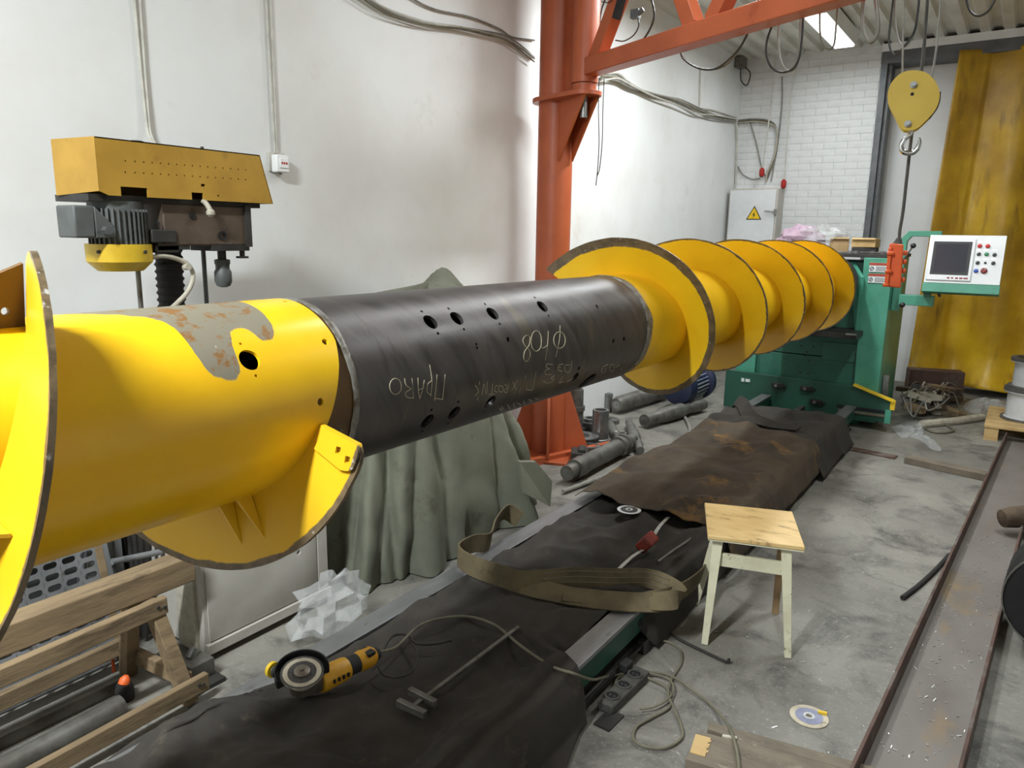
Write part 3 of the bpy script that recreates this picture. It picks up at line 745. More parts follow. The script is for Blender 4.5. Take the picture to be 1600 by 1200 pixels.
# cloths on the bed
def fold(x, y, s): return .5*fract(x*3.1+s, y*1.3, s, 4)+.5*abs(hnoise(x*6+y*2.2, y*2.0-x, s))
def sheet(name, label, mat, y0, y1, prof, nu=90, nv=150, amp=.02, seed=1, origin=None, crump=None, thick=.004):
    # prof(y, u) -> x, z of the sheet cross-section
    b = MB()
    def fn(u, v):
        y = y0+(y1-y0)*v
        x, z, k = prof(y, u)
        n = fold(x, y, seed)*amp*k
        if crump: n += crump(x, y)
        ey = .02*hnoise(u*9, v*3, seed)
        return V(x+.35*n*(1-k)*1.0+.012*hnoise(y*6, z*9, seed)*(1-k), y+ey, max(z+n, .006))
    b.grid(fn, nu, nv)
    o = b.build(name, mat, origin=origin, ang=180, solid=thick); return tag(o, label, 'cloth')
def path(pts, u):
    L = [0]
    for a, c in zip(pts, pts[1:]): L.append(L[-1]+math.hypot(c[0]-a[0], c[1]-a[1]))
    t = u*L[-1]
    for i in range(len(pts)-1):
        if t <= L[i+1] or i == len(pts)-2:
            k = (t-L[i])/max(1e-9, L[i+1]-L[i]); return pts[i][0]+(pts[i+1][0]-pts[i][0])*k, pts[i][1]+(pts[i+1][1]-pts[i][1])*k
def near_prof(y, u):
    s = min(1, max(0, (y-1.95)/.08))*min(1, max(0, (2.50-y)/.08))      # rail left bare between
    q = min(1, max(0, (1.22-y)/.12))                                    # over the left rail at the near end
    full = [(-1.765-.20*q, BZ-.012-.10*q), (-1.74-.08*q, BZ-.012+.02*q), (-1.70-.03*q, BZ-.03+.05*q), (-1.20, BZ-.025), (-1.13, BZ+.008), (-1.05, BZ+.008), (-1.030, BZ-.05), (-1.015, .02), (-1.015+.065*min(1, max(0, (1.9-y)/.2)), .008)]
    x, z = path(full, u)
    if s > 0:
        sh = [(-1.765, BZ-.012), (-1.70, BZ-.03), (-1.20, BZ-.03), (-1.15, BZ-.03)]
        x2, z2 = path(sh, u); x, z = x+(x2-x)*s, z+(z2-z)*s
    k = 1 if (-1.75 < x < -1.16) else .25
    return x, z+.006, k
def ridge(x, y, s): 
    return max(0, 1-abs(hnoise(x, y, s))*5)
def near_crump(x, y):
    c = max(0, min(1, (1.45-y)/.5))
    inn = 1 if x < -1.1 else .15
    h = c*.07*max(0, .3+fract(x*3.4, y*3.4, 5, 4))*inn
    h += .026*ridge(x*1.6+y*.9, y*1.1-x*.5, 3)*inn+.016*ridge(x*2.7-y, y*2.1+x, 8)*inn+.010*ridge(x*5, y*4.4+x, 12)*inn
    if y > 2.4: h += .03*max(0, fract(x*2.2+4, y*2.2, 2, 4))*inn
    return h
sheet('cloth_cover', 'black dirty cloth spread on the near bed under the angle grinder', 'cloth_black', .15, 3.45, near_prof, 110, 200, .018, 2, (-1.4, 1.5, 0), near_crump)
def far_prof(y, u):
    e = min(1, max(0, (y-3.2)/.25))
    h = BZ+.022+.045*e
    full = [(-1.845, BZ+.008), (-1.80, h), (-1.70, h+.02), (-1.2, h+.005), (-1.03, h-.01), (-1.0, h-.06), (-.975, .06)]
    x, z = path(full, u)
    return x, z, (1 if x < -1.02 else .3)
sheet('cloth_cover', 'brown stained cloth over the middle of the bed behind the stool', 'cloth_brown', 3.3, 5.15, far_prof, 80, 130, .045, 6, (-1.4, 4.2, 0), lambda x, y: (.018*math.sin((x*.8+y)*5.2)*max(0, math.sin((x+1.85)*4))+.022*ridge(x*1.8+y*.7, y*.9-x*.8, 4)+.016*ridge(x*2.5-y*1.5, y*1.9, 9)) if x < -1.04 else .004*ridge(y*3, x, 2))
def mid_prof(y, u):
    full = [(-1.16, BZ+.02), (-1.03, BZ+.022), (-1.0, BZ-.03), (-.975, .05)]
    x, z = path(full, u); return x, z, .5
def last_prof(y, u):
    full = [(-1.90, .12), (-1.86, BZ+.015), (-1.75, BZ+.02), (-1.10, BZ+.03), (-1.03, BZ+.02), (-.99, .10), (-.95, .02)]
    x, z = path(full, u); return x, z, (1 if x < -1.04 else .3)
sheet('cloth_cover', 'dark rumpled cloth on the far bed in front of the green apron', 'cloth_black', 5.10, 6.15, last_prof, 70, 80, .05, 11, (-1.4, 5.6, 0), lambda x, y: .045*math.exp(-((y-5.55-.25*(x+1.4))/.10)**2)+.05*math.exp(-((x+1.75)**2+(y-5.75)**2)/.02))
b = MB(); b.ribbon([V(-1.88, 6.0, .16), V(-1.82, 5.9, .29), V(-1.72, 5.75, .31), V(-1.60, 5.55, .27), V(-1.40, 5.42, .26), V(-1.20, 5.38, .27)], .10, .012, [V(0, .3, .8), V(.2, .5, .6), V(.3, .6, .5), V(.2, .7, .4), V(.1, .9, .2), V(0, 1, .1)])
tag(b.build('cloth_roll', 'cloth_black', origin=(-1.6, 5.7, .2)), 'rolled edge of black cloth lying across the far bed', 'cloth')

# lifting sling
SL = [(812, 812, .23), (790, 800, .27), (772, 822, .26), (764, 846, .25), (738, 850, .27), (716, 866, .262), (738, 884, .252), (790, 902, .245), (850, 922, .225), (930, 938, .22), (1000, 942, .225), (1050, 932, .21), (1090, 905, .17), (1104, 882, .13)]
b = MB(); P = [PZ(x, y, z) for x, y, z in SL]
US = [V(.3, .2, .9), V(.3, .2, .9), V(.2, .1, .95), V(.1, .1, 1), V(.1, .1, 1), V(0, .1, 1), V(-.1, .2, 1), V(-.1, .4, .8), V(0, .8, .45), V(0, .9, .3), V(0, .9, .3), V(.1, .8, .5), V(.1, .5, .8), V(.1, .5, .8)]
b.ribbon(P, .085, .007, US)
P2 = [PZ(x, y, z) for x, y, z in ((800, 906, .25), (850, 905, .255), (900, 901, .255), (960, 903, .255), (1010, 903, .255), (1045, 915, .25), (1062, 932, .235), (1030, 940, .225), (960, 936, .225), (880, 928, .225))]
sl = thing('lifting_sling', 'olive canvas lifting sling looped across the bed near the stool', 'sling', tuple(PZ(880, 930, .22)))
b.build('strap', 'sling_canvas', sl)
b = MB(); b.ribbon(P2, .075, .007, [V(.1, .5, .8), V(0, .5, .85), V(0, .45, .9), V(0, .45, .9), V(0, .45, .9), V(.2, .5, .8), V(.3, .5, .7), V(0, .8, .5), V(0, .9, .3), V(0, .9, .3)]); b.build('strap', 'sling_canvas', sl)
for off in (-.022, 0, .022):
    b = MB(); b.tube([p+V(0, .45, .9)*off+V(0, -.005, .003) for p in P2[1:6]], .0018, n=5); b.build('stitching', 'wood_dirty', sl)

# ================================================================== STOOL
sc = [PZ(1100, 787, .45), PZ(1250, 800, .45), PZ(1257, 857, .45), PZ(1105, 836, .45)]   # back-left, back-right, front-right, front-left
cx = sum((p.x for p in sc))/4; cyy = sum((p.y for p in sc))/4
ang = math.atan2(sc[2].y-sc[3].y, sc[2].x-sc[3].x)
stl = thing('stool', 'cream painted wooden stool with a worn plywood seat beside the bed', 'stool', (cx, cyy, 0))
Rz = Matrix.Rotation(ang, 3, 'Z'); SW, SD = .36, .365
def sp_(x, y, z): return V(cx, cyy, 0)+Rz @ V(x, y, z)
b = MB(); b.prism([PZ(x, y, .45)-V(0, 0, .017) for x, y in ((1101, 785), (1238, 799), (1258, 855), (1106, 836))], (0, 0, .017)); b.build('seat', 'stool_top', stl, bev=.003)
b = MB(); b.prism([PZ(x, y, .45)-V(0, 0, .023) for x, y in ((1102, 786), (1237, 800), (1257, 854.5), (1107, 835.5))], (0, 0, .006)); b.build('seat_edge', 'stool_paint', stl)
for sx in (-1, 1):
    for sy in (-1, 1):
        ft = {(-1, -1): (1101, 1006), (1, -1): (1231, 1027), (1, 1): (1211, 958), (-1, 1): (1087, 943)}[(sx, sy)]
        b = MB(); b.beam(PZ(*ft, 0), sp_(sx*.128, sy*.13, .428), .026, .024, wd2=.04, ht2=.034, up=Rz @ V(0, 1, 0))
        b.build('leg', 'stool_bare' if (sx > 0 and sy > 0) else 'stool_paint', stl, bev=.002)
b = MB(); b.beam(sp_(-.135, -.138, .335), sp_(.135, -.138, .335), .016, .055); b.build('stretcher', 'stool_paint', stl, bev=.002)
b = MB(); b.beam(sp_(-.135, .138, .335), sp_(.135, .138, .335), .016, .05); b.build('stretcher', 'stool_paint', stl, bev=.002)
for sx in (-1, 1):
    b = MB(); b.beam(sp_(sx*.128, -.13, .405), sp_(sx*.128, .13, .405), .016, .045); b.build('apron_rail', 'stool_paint', stl, bev=.002)

# ================================================================== SAWHORSE
sh = thing('sawhorse', 'low weathered wooden trestle with paired rails at the left', 'sawhorse', (-2.36, 1.0, 0))
b = MB(); b.bx(-2.40, -2.315, .38, 1.385, .365, .462); b.build('top_beam', 'wood_trestle', sh, bev=.006)
b = MB(); b.beam((-2.262, .40, .335), (-2.262, 1.235, .355), .03, .06); b.build('side_rail', 'wood_trestle', sh, bev=.004)
b = MB(); b.beam((-2.135, .40, .07), (-2.155, 1.30, .075), .026, .06); b.build('foot_rail', 'wood_trestle', sh, bev=.004)
b = MB(); b.beam((-2.56, .40, .085), (-2.56, 1.26, .10), .028, .06); b.build('foot_rail', 'wood_trestle', sh, bev=.004)
for y in (1.2, .56):
    b = MB(); b.beam((-2.19, y+.05, .0), (-2.295, y, .37), .055, .045, up=V(0, 1, 0)); b.build('leg', 'wood_trestle', sh, bev=.003)
    b = MB(); b.beam((-2.53, y+.02, .0), (-2.42, y, .37), .055, .045, up=V(0, 1, 0)); b.build('leg', 'wood_trestle', sh, bev=.003)
    b = MB(); b.beam((-2.53, y+.035, .075), (-2.20, y+.06, .075), .03, .055); b.build('cross_brace', 'wood_trestle', sh, bev=.003)
b = MB()
for p in ((-2.247, 1.20, .36), (-2.247, 1.222, .352), (-2.14, 1.26, .08), (-2.14, 1.275, .075)): b.cyl(p, (p[0]+.004, p[1], p[2]), .006, n=8)
b.build('screw_head', 'dark_iron', sh)

# perforated grille panel leaning behind the trestle
gr = thing('perforated_panel', 'grey perforated metal sheet with oval slots leaning behind the trestle', 'panel', (-2.62, .9, 0))
g0 = V(-2.61, .42, .02); gu = V(.07, .83, 0); gu = V(-.0, 1, 0); gv = V(-.22, .0, .97).normalized()
b = MB(); CW, CHh = .062, .040
vs = []; fs = []
for i in range(13):
    for j in range(18):
        o = g0+gu*(i*CW)+gv*(j*CHh); n = 16; st = len(vs)
        for k in range(n):
            a = 2*math.pi*(k+.5)/n
            hx = .012*(1 if math.cos(a) > 0 else -1)+.011*math.cos(a); hy = .0115*math.sin(a)
            t = max(abs(math.cos(a))/(CW/2), abs(math.sin(a))/(CHh/2))
            ox, oy = math.cos(a)/t, math.sin(a)/t
            vs.append(o+gu*(CW/2+hx)+gv*(CHh/2+hy)); vs.append(o+gu*(CW/2+ox)+gv*(CHh/2+oy))
        for k in range(n):
            k2 = (k+1) % n; fs.append([st+2*k, st+2*k+1, st+2*k2+1, st+2*k2])
        # corner fill
b.add(vs, fs)
b.build('slotted_sheet', 'grille_metal', gr, solid=.003, smooth=False)
e0 = g0+gu*(13*CW)
b = MB(); b.beam(e0+gu*.012, e0+gu*.012+gv*.75, .024, .02); b.build('edge_angle', 'wood_trestle', gr)
b = MB(); b.beam(e0+gu*.034, e0+gu*.034+gv*.75, .018, .018); b.build('edge_bar', 'grille_metal', gr)
# clutter under the trestle
b = MB(); b.tube([PZ(-60, 1235, .04), PZ(60, 1172, .04), PZ(190, 1102, .04)], .036, n=18, sp=4); tag(b.build('pipe', 'grey_steel', origin=PZ(60, 1172, 0)), 'dark round pipe lying on the floor under the trestle', 'pipe')
t = thing('torch_cable_end', 'dark connector with an orange cap under the trestle', 'connector', tuple(PZ(188, 1100, 0)))
p = PZ(196, 1092, 0); b = MB(); b.lathe(p, p+V(0, 0, .06), [(0, .03), (.7, .03), (1, .024)], 16); b.build('body', 'black_rubber', t)
b = MB(); b.lathe(p+V(0, 0, .06), p+V(.0, .01, .085), [(0, .019), (.6, .017), (1, .008)], 14); b.build('cap', 'orange_cap', t)
q = PX(175, 1020, -2.58); b = MB(); b.lathe(q+V(0, 0, -.02), q+V(-.006, .0, .022), [(0, .010), (.6, .011), (1, .003)], 12); b.cyl(q+V(0, 0, -q.z), q+V(0, 0, -.02), .006, n=8)
tag(b.build('marker_stick', 'orange_cap', origin=(q.x, q.y, 0)), 'thin stick with orange tip in front of the slotted panel', 'stick')
b = MB(); b.bx(-2.5, -2.46, .45, 1.15, 0, .02); b.bx(-2.46, -2.44, .45, 1.15, 0, .045)
tag(b.build('steel_angle', 'grey_steel', origin=(-2.48, .8, 0)), 'dusty steel angle bar on the floor under the trestle', 'bar')
# square steel offcut
sq_ = thing('box_section', 'short square steel tube offcut at the foot of the cream cabinet', 'steel offcut', (-2.27, 1.33, 0))
b = MB(); so = V(-2.29, 1.30, .05)
b.prism([so+V(-.04, 0, -.03), so+V(.04, 0, -.03), so+V(.04, 0, .03), so+V(-.04, 0, .03)], (0, .09, 0)); bo = b.build('tube', 'grey_steel', sq_)
cut(bo, [(so+V(0, -.05, 0), so+V(0, .2, 0), (.066, .046))])
b = MB(); b.box((-2.27, 1.34, .008), (.14, .12, .016)); b.build('foot_plate', 'dark_iron', sq_)
b = MB(); b.cyl((-2.32, 1.34, .08), (-2.32, 1.36, .11), .016, n=10); b.build('nut', 'bare_steel', sq_)

# ================================================================== CREAM CABINET + DRILL PRESS
cb = thing('metal_cabinet', 'cream metal pedestal cabinet under the drill press', 'cabinet', (-2.62, 1.72, 0))
b = MB(); b.bx(-2.90, -2.365, 1.43, 2.02, .03, .74); b.build('body', 'cabinet_cream', cb, bev=.004)
b = MB(); b.bx(-2.365, -2.355, 1.445, 1.965, .075, .72); fp = b.build('front_panel', 'cabinet_cream', cb, bev=.002)
cut(fp, [(V(-2.40, 1.87, .285), V(-2.30, 1.87, .285), .009)])
b = MB(); b.bx(-2.365, -2.345, 1.43, 2.03, .03, .07); b.build('plinth', 'cabinet_cream', cb, bev=.002)
b = MB(); b.bx(-2.365, -2.352, 1.97, 2.02, .07, .74); b.build('corner_post', 'cabinet_cream', cb)
b = MB(); b.bx(-2.52, -2.40, 1.418, 1.43, .03, .74); b.build('side_flange', 'hose_beige', cb)
# grey cabinet further left
gc = thing('grey_cabinet', 'grey sheet metal box behind the slotted panel', 'cabinet', (-2.85, 1.12, 0))
b = MB(); b.bx(-3.04, -2.86, .30, 1.34, 0, .85); b.build('body', 'drill_grey', gc, bev=.003)
b = MB(); b.bx(-2.86, -2.76, 1.22, 1.34, 0, .85); b.build('side_wing', 'grille_metal', gc, bev=.003)
b = MB(); b.bx(-2.765, -2.745, 1.32, 1.345, 0, .85); b.build('corner_strip', 'grille_metal', gc)
for k in range(5):
    b = MB(); o = V(-2.80+.03*k, 1.37, 0)
    b.tube([o+V(0, 0, .02), o+V(.02, .01, .25), o+V(-.03+.02*k, .02, .45), o+V(.01*k, .01, .8)], .012, n=7)
    tag(b.build('cable', 'cable_black', origin=o), 'dark cable hanging between the grey box and the cream cabinet', 'cable', 'cables behind the cream cabinet')
b = MB(); b.cyl(PX(175, 878, -2.6), PX(252, 862, -2.6), .012, n=12)
tag(b.build('grey_pipe', 'grille_metal', origin=tuple(PX(210, 870, -2.6))), 'thin grey conduit in front of the hanging cables', 'pipe')

dp = thing('drill_press', 'old yellow and grey drill press head by the left wall', 'drill press', (-2.62, 1.55, .74))
DX = -2.45
c0 = lambda x, y: PX(x, y, DX)
TLf, TRf, BRf, BLf = c0(148, 215), c0(405, 241), c0(426, 318), c0(152, 305)
FLb = V(-2.80, 0, 0)
DW = .30
y0 = TLf.y; z0, z1 = 1.705, 1.883
def dprof(y, z): return V(DX, y, z)
cov = MB()
poly = [dprof(y0, z1), dprof(1.846, z1), dprof(1.897, z0), dprof(1.60, z0), dprof(1.60, z0+.025), dprof(1.555, z0+.025), dprof(1.555, z0), dprof(1.395, z0), dprof(1.395, z0+.03), dprof(1.305, z0+.03), dprof(1.305, z0), dprof(1.265, z0), dprof(y0, z0+.012)]
cov.prism(poly, (-.006, 0, 0)); fc_ = cov.build('cover', 'drill_yellow', dp, label='long yellow belt cover with two rows of vent holes')
vh = []
for k in range(16):
    xx = 653+(1280-653)*(k/15)**.93
    for (ya, yb) in ((238, 285), (297, 336)):
        yy_ = ya+(yb-ya)*k/15
        p = c0(xx*.3, 180+yy_*.3); vh.append((p+V(.05, 0, 0), p-V(.05, 0, 0), .0028))
p = c0(1058*.3, 180+365*.3); vh.append((p+V(.05, 0, 0), p-V(.05, 0, 0), (.016, .009)))
p = c0(1137*.3, 180+419*.3); vh.append((p+V(.05, 0, 0), p-V(.05, 0, 0), (.008, .005)))
cut(fc_, vh)
b = MB(); b.prism([V(DX, y0, z1), V(PY(80, 215, y0-.03).x, y0-.03, z1), V(PY(80, 215, y0-.03).x, 1.55, z1), V(DX-.30, 1.846, z1), V(DX, 1.846, z1)], (0, 0, -.004)); b.build('cover_top', 'drill_yellow', dp)
lb_ = PY(80, 215, y0-.03)
b = MB(); le = V(lb_.x, y0-.03, 0)
b.add([V(DX, y0, z1), V(le.x, le.y, z1), V(le.x+.0, le.y, z0), V(DX, y0, z0+.012)], [[0, 1, 2, 3]]); b.build('cover_side', 'drill_yellow', dp, solid=.005, smooth=False)
b = MB(); b.add([V(DX, 1.846, z1), V(DX-.30, 1.846, z1), V(DX-.30, 1.897, z0), V(DX, 1.897, z0)], [[0, 1, 2, 3]]); b.build('cover_side', 'drill_yellow', dp, solid=.004, smooth=False)
b = MB(); b.bx(le.x-.005, le.x, y0-.03, 1.85, z0, z1); b.build('cover_back', 'drill_yellow', dp)
b = MB(); b.cyl(c0(227, 224)+V(-.05, 0, -.01), c0(227, 219)+V(-.05, 0, .0), .02, n=12); b.cyl((DX-.05, 1.64, z1), (DX-.05, 1.64, z1+.012), .006, n=8); b.build('cable_gland', 'dark_iron', dp)
b = MB(); b.bx(DX-.25, DX-.03, 1.215, 1.86, z0-.018, z0+.004); b.build('mounting_plate', 'dark_iron', dp)
# motor
mY = 1.335; mX = DX-.10
b = MB(); b.cyl((mX, mY, 1.545), (mX, mY, z0-.015), .085, n=28); mot = b.build('motor_body', 'drill_grey', dp)
for k in range(22):
    a = -2.2+k*.17; d = V(math.cos(a+.6), math.sin(a+.6), 0); t = V(-d.y, d.x, 0)*.0025; q = V(mX, mY, 1.55)
    b = MB(); b.prism([q+d*.08-t, q+d*.097-t, q+d*.097+t, q+d*.08+t], (0, 0, .115)); b.build('motor_fin', 'drill_grey', dp)
b = MB(); b.lathe((mX, mY, 1.46), (mX, mY, 1.55), [(0, .07), (.05, .075), (.35, .102), (1, .103)], 32); fcv = b.build('fan_cover', 'drill_yellow_bright', dp)
b = MB()
for a in (-1.1, .35): b.cyl((mX+.10*math.cos(a), mY+.10*math.sin(a), 1.525), (mX+.108*math.cos(a), mY+.108*math.sin(a), 1.525), .006, n=8)
b.build('screw', 'dark_iron', fcv)
tb0 = PX(112, 318, DX-.02); tb1 = PX(150, 372, DX-.02)
b = MB(); b.bx(DX-.13, DX-.015, tb0.y, tb1.y+.0, tb1.z, tb0.z-.004); tb = b.build('terminal_box', 'drill_grey', dp, bev=.006)
b = MB(); b.prism([V(DX-.015, tb1.y, tb0.z-.004), V(DX-.015, tb1.y+.065, tb1.z+.035), V(DX-.015, tb1.y+.065, tb1.z), V(DX-.015, tb1.y, tb1.z)], (-.05, 0, 0)); b.build('terminal_box_side', 'drill_grey', dp, bev=.004)
b = MB(); p = PX(168, 360, DX); b.cyl(p+V(-.02, 0, 0), p+V(.012, 0, 0), .014, n=6); b.build('gland_nut', 'drill_grey', tb)
# gearbox head
h0 = PX(235, 318, DX-.03); h1 = PX(370, 318, DX-.03)
b = MB(); b.bx(DX-.22, DX-.03, 1.46, 1.795, 1.545, z0-.01); hd = b.build('gearbox', 'drill_brown', dp, bev=.006)
b = MB(); b.bx(DX-.20, DX-.02, 1.785, 1.81, 1.54, z0-.01); b.build('gearbox_end', 'dark_iron', dp)
b = MB(); b.bx(DX-.18, DX-.022, 1.41, 1.50, 1.555, 1.60); b.bx(DX-.18, DX-.04, 1.43, 1.52, 1.52, 1.548); b.build('column_clamp', 'dark_iron', dp, bev=.004)
b = MB(); b.bx(DX-.2, DX-.04, 1.44, 1.56, 1.53, 1.56); b.build('clamp_lip', 'drill_grey', dp)
b = MB(); p = PX(300, 337, DX-.03); b.cyl(p, p+V(.004, 0, 0), .012, n=14); p = PX(347, 368, DX-.03); b.ring(p, p+V(.006, 0, 0), .017, .010, 16); p = PX(246, 349, DX-.03); b.cyl(p, p+V(.004, 0, 0), .006, n=10); b.build('port', 'black_plastic', dp)
b = MB(); b.tube([PX(316, 313, DX-.01), PX(322, 318, DX), PX(327, 326, DX+.01), PX(329, 331, DX+.012)], .009, n=10); lv = b.build('lever', 'hose_beige', dp)
b = MB(); p = PX(329, 332, DX+.012); b.lathe(p+V(0, 0, .012), p+V(0, 0, -.016), [(0, .008), (.3, .015), (.7, .015), (1, .006)], 14); b.build('lever_knob', 'hose_beige', lv)
# spindle and chuck
cX = DX-.10; ck = PX(347, 405, cX)
b = MB(); b.bx(cX-.07, cX+.07, ck.y-.085, ck.y+.075, 1.525, 1.548); b.cyl((cX, ck.y, 1.49), (cX, ck.y, 1.53), .016, n=14); b.build('spindle', 'dark_iron', dp)
b = MB(); b.cyl((cX+.05, ck.y+.055, 1.50), (cX+.05, ck.y+.055, 1.53), .010, n=8); b.box((cX+.05, ck.y+.055, 1.50), (.03, .035, .008)); b.build('stop_bolt', 'dark_iron', dp)
b = MB(); b.lathe((cX, ck.y, 1.492), (cX, ck.y, 1.385), [(0, .020), (.02, .029), (.16, .029), (.2, .026), (.35, .026), (.45, .032), (.8, .032), (.95, .025), (1, .012)], 24); b.build('chuck', 'drill_grey', dp)
# bellows column, rods, hose
cl = PX(266, 440, DX-.16)
b = MB(); prof = []
for k in range(30):
    t0 = k/30; prof += [(t0, .044), (t0+.012, .051), (t0+.024, .044)]
b.lathe((DX-.16, cl.y, 1.535), (DX-.16, cl.y+.0, .76), prof, 24); b.build('bellows_column', 'black_rubber', dp)
b = MB(); b.cyl((DX-.16, cl.y, .74), (DX-.16, cl.y, .80), .10, n=24); b.build('column_base', 'dark_iron', dp)
for x, xx in ((216, DX-.12), (320, DX-.18)):
    p = PX(x, 430, xx); b = MB(); b.cyl((xx, p.y, .74), (xx, p.y, 1.56), .0085, n=10); b.build('guide_rod', 'grey_steel' if x < 300 else 'drill_grey', dp)
b = MB(); b.tube([PX(x, y, DX-.05) for x, y in ((238, 402), (255, 400), (275, 404), (292, 412), (301, 425), (300, 442), (290, 460), (272, 478), (258, 490))], .0085, n=10); b.build('flexible_hose', 'hose_beige', dp)
b = MB(); p = PX(292, 417, DX-.045); b.cyl(p-V(.012, 0, 0), p+V(.012, 0, 0), .012, n=12); b.build('hose_clip', 'hose_beige', dp)

# ================================================================== GREEN TARPAULIN OVER A MACHINE
tc = V(-2.60, 2.86, 0)
b = MB()
def tarp(u, v):
    a = 2*math.pi*u; z = v
    ca, sa = math.cos(a), math.sin(a)
    e = .62
    ex, ey = math.copysign(abs(ca)**e, ca), math.copysign(abs(sa)**e, sa)
    hw = .40*(1-.55*v**1.3); hl_ = .72*(1-.52*v**1.2)
    f = (.13*(abs(math.sin(a*4.5+1.5*v+.8*hnoise(u*6, v, 1)))-.5)+.07*(abs(math.sin(a*9+1.3-v))-.5)+.06*hnoise(u*26, v*1.5, 3))*(.3+.7*(1-v))*(1.1-.5*v)
    f += .03*fract(ca*3, sa*3+v*4, 2, 4)+.03*max(0, .35-v)*fract(ca*8, sa*8+v*9, 5, 3)
    x = tc.x+ex*(hw+f); y = tc.y+ey*(hl_+f)
    top = 1.24+.03*math.sin(a*2+.5)
    zz = v*top
    x = max(x, WX+.03)
    return V(x, y, .008+zz*1.0+(.0 if v > .03 else 0))
b.grid(tarp, 220, 46, loop=True)
# cap
n0 = len(b.v); ringv = [i*46+45 for i in range(220)]
cpt = [tarp(i/220, 1.0) for i in range(220)]
nr = 7; base = len(b.v); 
peaks = [(V(-2.66, 3.17, 0), .17, .09), (V(-2.62, 3.42, 0), .13, .10), (V(-2.6, 2.95, 0), .03, .2)]
for r_ in range(1, nr):
    k = 1-r_/(nr-1)
    for i in range(220):
        p = V(tc.x+(cpt[i].x-tc.x)*k, tc.y+.12+(cpt[i].y-tc.y-.12)*k, cpt[i].z)
        p.z += .03*(1-k)
        for q, h, s_ in peaks: p.z += h*math.exp(-(((p.x-q.x)**2+(p.y-q.y)**2)/(2*s_*s_)))*(1 if r_ > 0 else 0)
        b.v.append(p)
for r_ in range(nr-1):
    for i in range(220):
        i2 = (i+1) % 220
        A0 = ringv[i] if r_ == 0 else base+(r_-1)*220+i; A1 = ringv[i2] if r_ == 0 else base+(r_-1)*220+i2
        b.f.append([A0, A1, base+r_*220+i2, base+r_*220+i])
for q_i in range(len(b.v)):
    pass
tp = thing('tarpaulin', 'grey green canvas tarpaulin draped over a machine by the wall', 'tarpaulin', (tc.x, tc.y, 0))
b.build('drape', 'tarp_green', tp, ang=180)
fl0 = [PX(812, 722, -2.12), PX(838, 722, -2.10), PX(863, 752, -2.07), PX(860, 792, -2.05), PX(818, 770, -2.06)]
b = MB(); b.prism(fl0, (-.03, .02, 0)); b.build('folded_corner', 'tarp_green', tp, smooth=False)

# ================================================================== JIB CRANE
CC = V(-2.80, 4.56, 0); D = V(.91, -.415, 0).normalized(); Sd = V(-D.y, D.x, 0)
cr = thing('jib_crane', 'orange steel column jib crane with lattice arm by the left wall', 'crane', tuple(CC))
b = MB(); b.cyl(CC+V(0, 0, .02), CC+V(0, 0, 3.55), .122, n=36); b.build('column', 'orange_steel', cr)
b = MB(); b.box(CC+V(0, 0, .01), (.62, .62, .02), Matrix.Rotation(math.radians(20), 3, 'Z')); b.build('base_plate', 'orange_steel', cr, bev=.002)
vd = V(.53, -.848, 0)
for k in range(4):
    d = Matrix.Rotation(math.radians(90*k), 3, 'Z') @ vd; t = V(-d.y, d.x, 0)*.010
    b = MB(); b.prism([CC+d*.11-t+V(0, 0, .02), CC+d*.30-t+V(0, 0, .02), CC+d*.30-t+V(0, 0, .05), CC+d*.12-t+V(0, 0, .58)], t*2); b.build('base_gusset', 'orange_steel', cr)
b = MB(); b.beam(CC+vd*.33+V(-.1, -.12, .025), CC+vd*.33+V(.25, .95, .025), .05, .05); b.build('floor_frame', 'orange_steel', cr)
PZc = 2.49
# collar plate
poly = []
for k in range(17):
    a = math.pi/2+math.pi*k/16; poly.append(CC+(D*math.cos(a)+Sd*math.sin(a))*.165)
PO2 = CC+D*.32
for k in range(13):
    a = -math.pi/2+math.pi*k/12; poly.append(PO2+(D*math.cos(a)+Sd*math.sin(a))*.115)
b = MB(); b.prism([p+V(0, 0, PZc) for p in poly], (0, 0, .028)); b.build('collar_plate', 'orange_steel', cr, bev=.002)
for s_ in (-1, 1):
    o = Sd*(.055*s_)
    b = MB(); b.prism([CC+D*.09+o+V(0, 0, PZc), CC+D*.40+o+V(0, 0, PZc), CC+D*.12+o+V(0, 0, 2.10)], Sd*.014); b.build('collar_gusset', 'orange_steel', cr)
b = MB(); b.cyl(PO2+V(0, 0, 2.36), PO2+V(0, 0, PZc), .025, n=16); b.build('pivot_pin', 'bare_steel', cr)
b = MB(); b.cyl(PO2+V(0, 0, PZc+.028), PO2+V(0, 0, PZc+.075), .078, n=28); b.build('pivot_bush', 'orange_steel', cr)
b = MB(); b.cyl(PO2+V(0, 0, PZc+.08), PO2+V(0, 0, 3.5), .085, n=28); b.build('swivel_post', 'orange_steel', cr)
b = MB(); b.prism([CC+D*.11+V(0, 0, PZc+.03)-Sd*.02, CC+D*.235+V(0, 0, PZc+.03)-Sd*.02, CC+D*.235+V(0, 0, 3.5)-Sd*.02, CC+D*.11+V(0, 0, 3.5)-Sd*.02], Sd*.012); b.build('web_plate', 'orange_steel', cr)
ZC = 2.66
b = MB(); b.beam(PO2+D*.06+V(0, 0, ZC), PO2+D*4.3+V(0, 0, ZC), .11, .105); b.build('lower_chord', 'orange_steel', cr, bev=.006)
b = MB(); b.beam(PO2+D*.06+V(0, 0, 3.42), PO2+D*4.3+V(0, 0, 3.42), .11, .105); b.build('upper_chord', 'orange_steel', cr, bev=.006)
